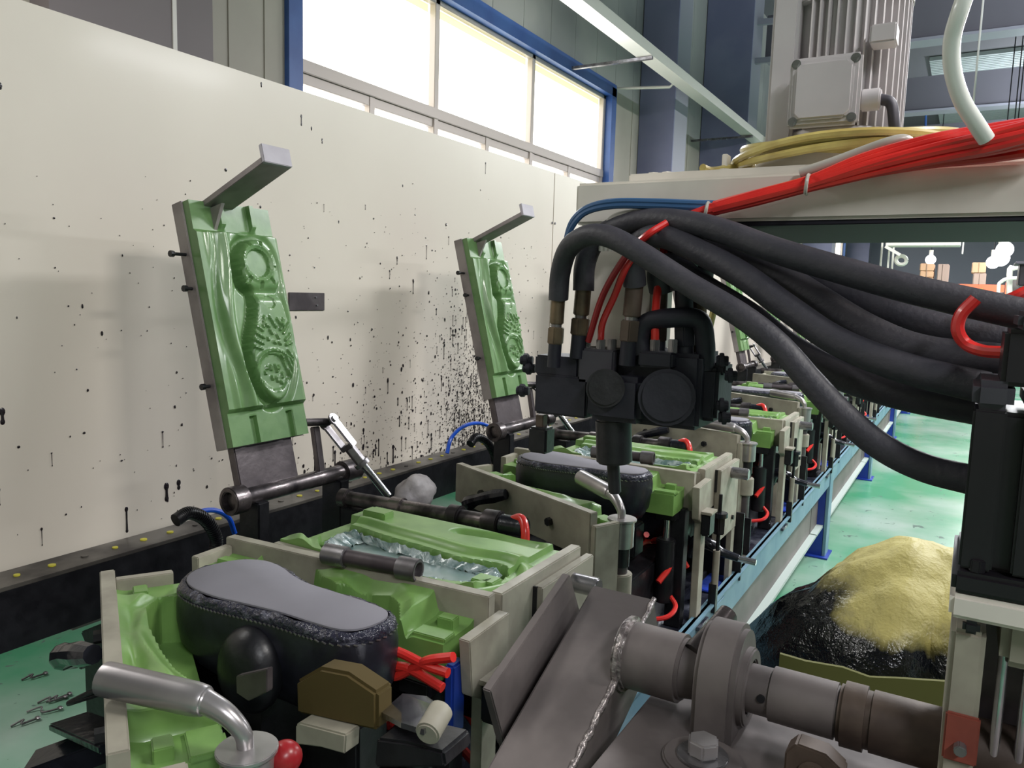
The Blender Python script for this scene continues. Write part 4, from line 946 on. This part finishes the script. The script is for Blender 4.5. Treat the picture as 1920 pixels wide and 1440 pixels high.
bh('thick black hose in the middle of the fan, just above the pale gap', [(1282, 545, 1.08), (1284, 490, 1.08), (1310, 456, 1.07), (1360, 462, 1.05), (1440, 504, 1.03), (1530, 562, 1.01), (1630, 622, .99), (1730, 660, .97), (1890, 680, .95)], .0195)
bh('thick black hose under the uppermost one, ending beside the red loop', [(1310, 565, 1.12), (1316, 500, 1.12), (1350, 462, 1.11), (1410, 468, 1.09), (1490, 500, 1.07), (1590, 552, 1.05), (1700, 598, 1.03), (1800, 628, 1.01), (1930, 645, 1.0)], .0195)
bh('thick black hose lowest in the crossing fan, running into the servo bracket', [(1240, 545, 1.09), (1238, 510, 1.08), (1262, 500, 1.07), (1320, 540, 1.05), (1400, 590, 1.02), (1480, 652, 1.0), (1570, 700, .98), (1690, 738, .96), (1850, 768, .95)], .0185)
bh('thick black hose filling the top of the fan under the arm', [(1215, 600, 1.14), (1225, 520, 1.14), (1262, 462, 1.13), (1340, 450, 1.12), (1440, 484, 1.10), (1540, 536, 1.08), (1640, 580, 1.06), (1760, 612, 1.04), (1900, 618, 1.02)], .019)
for lab, P, m_, r in (('dark red thin hose leaning left into the valve head', [(1222, 437, 1.0), (1190, 462, 1.0), (1160, 500, 1.01), (1128, 560, 1.03), (1103, 640, 1.05)], 'red_dark', .0048),
                      ('bright red thin hose dropping into the grey valve block', [(1195, 470, 1.02), (1172, 505, 1.02), (1152, 555, 1.04), (1130, 605, 1.05), (1126, 640, 1.06)], 'red', .0052),
                      ('short bright red hose at the middle of the valve head', [(1246, 460, 1.10), (1236, 520, 1.08), (1229, 585, 1.06), (1228, 640, 1.06)], 'red', .006),
                      ('red hose piece showing above the front black hose', [(1250, 418, 1.0), (1220, 436, .985), (1196, 455, .985)], 'red', .005),
                      ('red and black hose looped beside the servo motor', [(1830, 560, .90), (1802, 590, .90), (1796, 620, .90), (1812, 645, .90), (1845, 658, .89), (1890, 661, .88)], 'red', .0062),
                      ('red hose entering from the right edge above the servo motor', [(1960, 535, .95), (1925, 546, .95), (1895, 560, .95), (1850, 575, .97), (1800, 585, .99)], 'red', .006)):
    ptube('air_hose', lab, 'hose', P, r, m_, n=10)

# ------------------------------------------------------------------ servo actuator at the right edge
t = thing('servo_actuator', 'black servo actuator standing on a cream bracket at the right edge', 'actuator', (.09, .86, .82))
def bx(n, x0, x1, y0, y1, z0, z1, m_, b=.003): return MB().box(x0, x1, y0, y1, z0, z1).build(n, m_, t, bev=b)
bx('housing', .012, .20, .81, .93, 1.012, 1.158, 'servo', .004)
for i, (xa, xb) in enumerate(((.010, .036), (.050, .078), (.092, .120), (.134, .162))): bx('rib', xa, xb, .798, .812, 1.014, 1.16, 'servo', .002)
bx('top_cap', .008, .040, .796, .90, 1.160, 1.186, 'valve_grey', .006); bx('top_cap', .048, .20, .80, .90, 1.160, 1.182, 'valve_grey', .006)
bx('connector_block', .028, .12, .80, .88, 1.182, 1.232, 'servo', .004); bx('connector_lid', .036, .12, .79, .88, 1.232, 1.248, 'valve_grey', .004)
bx('dark_flange', .006, .21, .79, .94, .992, 1.012, 'servo', .004); bx('cream_flange', .006, .21, .79, .94, .968, .991, 'arm', .004)
bx('neck', .05, .16, .82, .91, .92, .968, 'cream_metal', .008); bx('side_bracket', .010, .038, .80, .92, .70, .955, 'cream_metal', .004)
bx('rear_bracket', .038, .2, .90, .93, .70, .955, 'mount_steel', .003)
bx('red_brown_plate', .012, .040, .795, .801, .83, .876, 'red_brown', .0015)
MB().cyl((.026, .796, .846), (.026, .785, .846), .006, n=6).build('plate_bolt', 'steel', t, bev=.001)
for x in (.055, .075, .10, .125): MB().cyl((x, .84, .70), (x, .84, .93), .0045).build('guide_rod', 'chrome', t)
bx('lower_clamp', .044, .15, .81, .87, .76, .80, 'cream_metal', .004)
bx('bolt_boss', .018, .032, .79, .80, .956, .968, 'black', .003)
MB().cyl((.025, .80, 1.012), (.025, .80, 1.024), .007, n=6).build('flange_bolt', 'servo', t, bev=.001)
# ------------------------------------------------------------------ lever shaft and bearing in the foreground
t = thing('welded_lever', 'grey welded box-section lever arm leaning into the line', 'lever arm', (-.375, .83, .78))
A1, A0 = atx(1112, 1095, -.42), atx(912, 1440, -.42); dA = (A0 - A1).normalized(); nA = V3((0, -dA.z, dA.y)).normalized()
if nA.z > 0: nA = -nA
E0 = A1 + dA * .48
def yz(pts, x0, x1): return MB().prism([(p.y, p.z) for p in pts], lambda y, z, x: V3((x, y, z)), x0, x1)
yz([A1, E0, E0 + nA * .075, A1 + nA * .085], -.42, -.33).build('box_section', 'bracket', t, bev=.003)
G = [atx(1057, 1074, -.45), atx(906, 1292, -.45), atx(934, 1395, -.45), atx(1078, 1150, -.45)]
yz(G, -.452, -.440).build('gusset_plate', 'bracket', t, bev=.0015)
yz([G[3], G[2], G[2] + nA * .05, G[3] + nA * .05], -.45, -.41).build('web_plate', 'bracket', t, bev=.001)
r_ = random.Random(4)
def weld(a_, b_, n_, r):
    mb = MB(); mb.tube([a_.lerp(b_, i / n_) + V3((r_.uniform(-1, 1), r_.uniform(-1, 1), r_.uniform(-1, 1))) * r * .25 for i in range(n_ + 1)], [r * r_.uniform(.75, 1.25) for _ in range(n_ * 2 + 1)], n=7, k=2); return mb.build('weld_bead', 'weld', t, ang=70)
B1 = V3((-.33, A1.y, A1.z)); B0 = V3((-.33, E0.y, E0.z)); weld(B1, B0, 40, .0038)
weld(G[3] + V3((.012, 0, 0)), G[2] + V3((.012, 0, 0)) , 20, .0032)
SY, SZ = .865, .812
MB().cyl((-.33, SY, SZ), (-.255, SY, SZ), .040, n=32).build('collar', 'bracket', t, bev=.004)
MB().cyl((-.335, SY, SZ), (-.322, SY, SZ), .046, n=24).build('weld_ring', 'weld', t, bev=.004)
MB().cyl((-.262, SY, SZ), (-.235, SY, SZ), .034, .030, n=32).build('shaft_step', 'bracket', t, bev=.003)
MB().tube([(-.245, SY - .01, SZ + .028), (-.232, SY + .02, SZ + .045), (-.222, SY + .05, SZ + .06)], .012, n=16).build('spring', 'dirty_steel', t)
t2 = thing('pillow_bearing', 'grey cast flange bearing holding the lever shaft', 'bearing', (-.20, SY, SZ - .05)); t = t2
MB().prism([(SY + .056 * math.cos(a_), SZ + .008 + .062 * math.sin(a_)) for a_ in [i * math.pi / 16 for i in range(17)]] + [(SY - .056, SZ - .075), (SY + .056, SZ - .075)], lambda y, z, x: V3((x, y, z)), -.232, -.186).build('housing', 'bracket', t, bev=.006)
MB().cyl((-.190, SY, SZ), (-.178, SY, SZ), .044, n=32, hole=.03).build('seal_ring', 'bracket', t, bev=.002)
MB().cyl((-.186, SY, SZ), (-.155, SY, SZ), .027, n=28).build('inner_ring', 'bracket', t, bev=.002)
MB().cyl((-.162, SY - .026, SZ + .004), (-.162, SY - .029, SZ + .004), .0045, n=10).build('grub_screw', 'black', t)
t = thing('drive_shaft', 'thick grey brown steel shaft running right from the bearing', 'shaft', (-.05, SY, SZ))
MB().cyl((-.178, SY, SZ), (-.13, SY, SZ), .0255, n=28).build('shaft_end', 'bracket', t, bev=.002)
MB().cyl((-.158, SY, SZ), (-.085, SY, SZ), .030, n=32).build('sleeve', 'bracket', t, bev=.003)
MB().cyl((-.085, SY, SZ), (-.055, SY, SZ), .034, n=32).build('collar', 'rust', t, bev=.004)
MB().cyl((-.055, SY, SZ), (.6, SY, SZ), .032, n=32).build('tube', 'rust', t, bev=.002)
BPZ = aty(1318, 1428, .77).z
t = thing('base_plate', 'mottled grey steel base plate under the shaft bearing', 'plate', (0, .8, .72))
MB().box(-.30, .6, .62, .93, BPZ - .022, BPZ).build('plate', 'bracket', t, bev=.003)
MB().box(-.28, .6, .64, .92, 0, BPZ - .022).build('pedestal', 'black', t, bev=.003)
t = thing('hex_bolt', 'large hex bolt with washer in front of the bearing', 'bolt', (-.22, .76, BPZ)); c = aty(1318, 1405, .77)
MB().cyl((c.x, .77, BPZ), (c.x, .77, BPZ + .005), .042, n=28).build('pad', 'bracket', t, bev=.002)
MB().cyl((c.x, .77, BPZ + .005), (c.x, .77, BPZ + .009), .027, n=28).build('washer', 'steel', t, bev=.001)
MB().cyl((c.x, .77, BPZ + .009), (c.x, .77, BPZ + .026), .0175, n=6).build('head', 'satin', t, bev=.002)
t = thing('clamp_lug', 'rusty brown lug with a square bolt head below the shaft', 'lug', (-.10, .78, BPZ)); c = aty(1530, 1400, .78)
MB().prism([(c.x - .028, BPZ - .002), (c.x + .028, BPZ - .002), (c.x + .028, BPZ + .033), (c.x + .010, BPZ + .046), (c.x - .018, BPZ + .048), (c.x - .028, BPZ + .036)], lambda x, z, y: V3((x, y, z)), .775, .80).build('plate', 'rust', t, bev=.002)
MB().cyl((c.x, .775, BPZ + .020), (c.x, .766, BPZ + .020), .015, n=20).build('washer', 'rust', t, bev=.001)
MB().cyl((c.x, .768, BPZ + .020), (c.x, .755, BPZ + .020), .010, n=6).build('bolt_head', 'bronze', t, bev=.001)

# ------------------------------------------------------------------ sack in its box on the aisle floor
sk = MB().ball((0, 0, 0), 1, 34)
for i, p in enumerate(sk.v):
    d = p.normalized(); k = 1 + .10 * noise.noise(d * 2.2 + V3((1, 4, 2))) + .05 * noise.noise(d * 6) + .012 * noise.noise(d * 18)
    z = d.z; sx = 1 + .12 * (1 - max(z, 0)); r_x = (.40 if d.x < 0 else .36) * sx
    x = -.04 + d.x * r_x * k; y = 1.98 + d.y * .30 * k; zz = .30 + z * (.40 if z > 0 else .29) * k
    zz *= 1 - .16 * max(0, min(1, (-d.x - .05) / .9)) * (1 if z > 0 else 0); zz += .03 * max(0, d.x) * max(0, z)
    fold = math.exp(-((d.x + .02 - .15 * d.z) / .06) ** 2) * max(0, -d.y); y += .05 * fold
    sk.v[i] = V3((x, y, max(zz, .012)))
tag(sk.build('woven_sack', 'sack', ang=80), 'bulging straw-coloured woven sack soaked black on its lower side, on the aisle floor', 'sack')
t = thing('waste_carton', 'open olive brown carton holding the soaked sack', 'carton', (-.05, 1.6, 0))
rim = [aty(u, v, 1.60) for u, v in ((1462, 1226), (1510, 1240), (1580, 1252), (1630, 1270), (1680, 1272), (1770, 1278), (1900, 1290))]
vs = [p for p in rim] + [V3((p.x, 1.60, .0)) for p in rim]; vs += [q + V3((0, .008, 0)) for q in vs]; n = len(rim)
fs = []
for i in range(n - 1):
    fs += [(i, i + 1, n + i + 1, n + i), (2 * n + i, 3 * n + i, 3 * n + i + 1, 2 * n + i + 1), (i, 2 * n + i, 2 * n + i + 1, i + 1), (n + i, n + i + 1, 3 * n + i + 1, 3 * n + i)]
fs += [(0, n, 3 * n, 2 * n), (n - 1, 3 * n - 1, 4 * n - 1, 2 * n - 1)]
MB().add(vs, fs).build('front_wall', 'box_olive', t)
MB().box(rim[0].x - .006, rim[0].x + .002, 1.60, 2.2, 0, rim[0].z - .12).build('side_wall', 'box_olive', t, flat=True)

# ------------------------------------------------------------------ far end of the hall
def fb(t, n, u0, v0, u1, v1, y, d, m_, b=0):
    a_ = aty(u0, v1, y); b_ = aty(u1, v0, y); return MB().box(a_.x, b_.x, y, y + d, min(a_.z, b_.z), max(a_.z, b_.z)).build(n, m_, t, bev=b, flat=not b)
t = thing('storage_rack', 'orange steel storage rack at the far end of the hall', 'rack', aty(1810, 700, 13))
fb(t, 'top_beam', 1745, 534, 1884, 545, 13, .06, 'orange'); fb(t, 'upright', 1874, 530, 1886, 700, 13, .08, 'orange'); fb(t, 'upright', 1733, 540, 1742, 700, 13, .08, 'orange')
for v in (565, 590, 615, 642, 668): fb(t, 'shelf', 1736, v, 1880, v + 2, 13.02, .8, 'alu')
fb(t, 'back_panel', 1736, 548, 1880, 700, 13.9, .02, 'wall_column')
r_ = random.Random(2); mb = MB()
for v in (590, 615, 642, 668, 695):
    u = 1738
    while u < 1872:
        w = r_.uniform(2, 5); h_ = r_.uniform(8, 21); a_ = aty(u, v, 13.05 + r_.random() * .3); b_ = aty(u + w, v - h_, 13.05); mb.box(a_.x, b_.x, a_.y, a_.y + .15, a_.z, b_.z); u += w + r_.uniform(.5, 2)
tag(mb.build('small_parts', 'clutter', flat=True), 'dense grey clutter of small parts on the orange rack', 'parts', kind='stuff')
for i, (u0, v0, u1, v1) in enumerate(((1724, 494, 1752, 508), (1724, 508, 1751, 520), (1725, 520, 1750, 534), (1755, 495, 1780, 534), (1821, 492, 1850, 512), (1823, 512, 1850, 534))):
    c = thing('carton', ['top carton of the left stack above the orange rack', 'middle carton of the left stack above the orange rack', 'bottom carton of the left stack above the orange rack', 'tall carton between the stacks above the orange rack',
                         'top carton of the right stack above the orange rack', 'bottom carton of the right stack above the orange rack'][i], 'carton', aty(u0, v1, 12.9))
    fb(c, 'box', u0, v0, u1, v1, 13.0, .4, 'carton' if i < 3 or i == 4 else 'carton_dull', .01); fb(c, 'tape', (u0 + u1) / 2 - 1, v0, (u0 + u1) / 2 + 1, v1, 12.99, .01, 'carton_dull')
    c['group'] = 'cartons on the far rack'
t = thing('price_board', 'pale board hung on the orange rack beside a yellow card', 'board', aty(1790, 545, 12.9)); fb(t, 'board', 1765, 540, 1815, 552, 12.95, .02, 'sign_white'); fb(t, 'yellow_card', 1822, 541, 1843, 554, 12.94, .01, 'ochre')
t = thing('yellow_sign', 'small yellow sign with black marks on the rack front', 'sign', aty(1832, 634, 12.9)); fb(t, 'plate', 1827, 623, 1837, 636, 12.99, .01, 'ochre'); fb(t, 'mark', 1830, 626, 1832, 632, 12.98, .01, 'black'); fb(t, 'mark', 1833, 628, 1835, 633, 12.98, .01, 'black')
t = thing('banner', 'small white banner with green and red blocks near the rack', 'banner', aty(1838, 600, 12.8)); fb(t, 'strip', 1822, 598, 1852, 602, 12.985, .01, 'sign_white'); fb(t, 'green_block', 1828, 593, 1843, 598, 12.985, .01, 'teal'); fb(t, 'red_block', 1845, 593, 1851, 597, 12.985, .01, 'red')
t = thing('white_tank', 'white rectangular tank standing in the far aisle', 'tank', aty(1812, 696, 11)); fb(t, 'body', 1786, 668, 1842, 694, 11, .5, 'white_paint', .02); fb(t, 'stand', 1842, 672, 1858, 698, 11.05, .4, 'wall_column', .01); a_ = aty(1788, 694, 11.05); b_ = aty(1860, 705, 11.05); MB().box(a_.x, b_.x, 11.05, 11.45, 0, a_.z).build('plinth', 'mount_steel', t, bev=.01)
t = thing('blue_crate', 'blue crate on the floor at the far end', 'crate', aty(1748, 665, 12)); fb(t, 'body', 1735, 655, 1758, 672, 12, .4, 'leg_blue', .01); fb(t, 'rim', 1734, 653, 1759, 656, 11.98, .44, 'blue_pad', .005)
t = thing('tube_machine_frame', 'white bent tube frame beside the far rack', 'frame', aty(1885, 560, 10.5))
MB().tube([aty(u, v, 10.5) for u, v in ((1872, 640), (1872, 545), (1878, 528), (1895, 522), (1930, 522))], .02, n=8, k=4).build('tube', 'white_paint', t)
MB().tube([aty(u, v, 10.6) for u, v in ((1893, 640), (1893, 515), (1900, 503), (1920, 500))], .03, n=8, k=4).build('tube', 'white_paint', t)
fb(t, 'panel', 1896, 520, 1912, 560, 10.7, .05, 'wall_column')
t = thing('dark_cabinet', 'dark control box hanging at the right edge of the far aisle', 'control box', aty(1915, 515, 8)); fb(t, 'box', 1908, 493, 1940, 536, 8, .3, 'servo', .01); fb(t, 'hood', 1904, 490, 1940, 495, 7.95, .4, 'valve_grey', .005)
t = thing('overhead_duct', 'long white hanging trough crossing the far aisle', 'trough', aty(1730, 458, 9)); fb(t, 'trough', 1660, 448, 1802, 461, 9, .25, 'white_paint', .005); fb(t, 'hanger', 1803, 452, 1808, 476, 9.05, .05, 'white_paint')
for u in (1652, 1666, 1674): fb(t, 'pole', u - 1, 452, u + 1, 512, 9.1 + (u % 5) * .1, .03, 'white_paint')
for u in (1665, 1800): p = aty(u, 455, 9.1); MB().cyl(p, V3((p.x, p.y, 5.2)), .01, n=6).build('hanger_rod', 'white_paint', t)
MB().bar(aty(1660, 462, 9), aty(1688, 478, 9), .03, .03).build('brace', 'white_paint', t)
MB().tube([aty(1690 + 10 * math.cos(a_), 488 + 8 * math.sin(a_), 9.2) for a_ in [i * .7 for i in range(10)]], .02, n=6, k=3).build('cable_loop', 'white_paint', t)
for i, (u, v, y, r) in enumerate(((1884, 468, 10.0, .085), (1876, 484, 10.2, .09), (1862, 492, 10.4, .07), (1745, 487, 14, .075))):
    t = thing('hanging_lamp', ['uppermost glaring lamp over the far aisle', 'middle glaring lamp over the far aisle', 'lowest glaring lamp of the three over the far aisle', 'small bright lamp above the carton stack'][i], 'lamp', aty(u, v, y))
    MB().ball(aty(u, v, y), r, 10).build('bulb', 'lamp', t); p = aty(u, v, y); MB().cyl(p + V3((0, 0, r * .9)), p + V3((0, 0, r * 2)), r * .4).build('socket', 'white_paint', t); MB().cyl(p + V3((0, 0, r * 2)), V3((p.x, p.y, 5.2)), .006, n=6).build('cord', 'black', t)
# tube fixtures carrying the hall light
for i, (x, y, z) in enumerate(((.95, 1.15, 2.66), (.9, 4.2, 3.34), (.9, 7.5, 3.34), (.9, 11.5, 3.34), (1.9, -1.3, 3.44), (4.5, 5.5, 3.64))):
    t = thing('tube_fixture', 'white ceiling tube fixture, ' + ['lowest, above the near aisle', 'second along the aisle', 'third along the aisle', 'farthest along the aisle', 'behind the camera', 'over the right bay'][i], 'light fixture', (x, y, z))
    MB().box(x - .08, x + .08, y - .6, y + .6, z, z + .05).build('housing', 'white_paint', t, bev=.004)
    for dy in (-.5, .5): MB().cyl((x, y + dy, z + .05), (x, y + dy, 5.2), .006, n=6).build('hanger', 'steel', t)
# litter on the floor at the left
for i, (u, v, L) in enumerate(((50, 1335, .05), (70, 1318, .03), (40, 1275, .02), (86, 1316, .015), (20, 1362, .02))):
    p = atz(u, v, 0.004); mb = MB(); mb.tube([p, p + V3((L * .4, .03, .008)), p + V3((L * .9, .02, .004)), p + V3((L * 1.3, .06, .004))], .003, n=6)
    mb.ball(p + V3((L * 1.3, .06, .005)), .010, 5, (1, .7, .5)); tag(mb.build('floor_scrap', 'steel'), ['longest curled scrap strip on the bright green floor at the left', 'second curled scrap beside the long strip on the green floor', 'scrap strip nearest the panel on the left floor', 'tiny pale scrap to the right of the long strip', 'tiny dark scrap at the left picture edge'][i], 'scrap', 'scraps on the left floor')

tag(MB().box(-1.502, FC.x + .04, FC.y - .05, FC.y + .05, .58, FC.z - .045).build('rail_block', 'black', bev=.003), 'black block on the guide rail carrying the grey foam lump', 'block')

ptube('yellow_strap', 'yellowed hose hanging beyond the injection head in front of the far cream panel', 'hose', [(1342, 560, 1.32), (1334, 600, 1.32), (1322, 650, 1.32), (1314, 700, 1.32), (1312, 760, 1.32)], .006, 'yellow_hose', n=8)
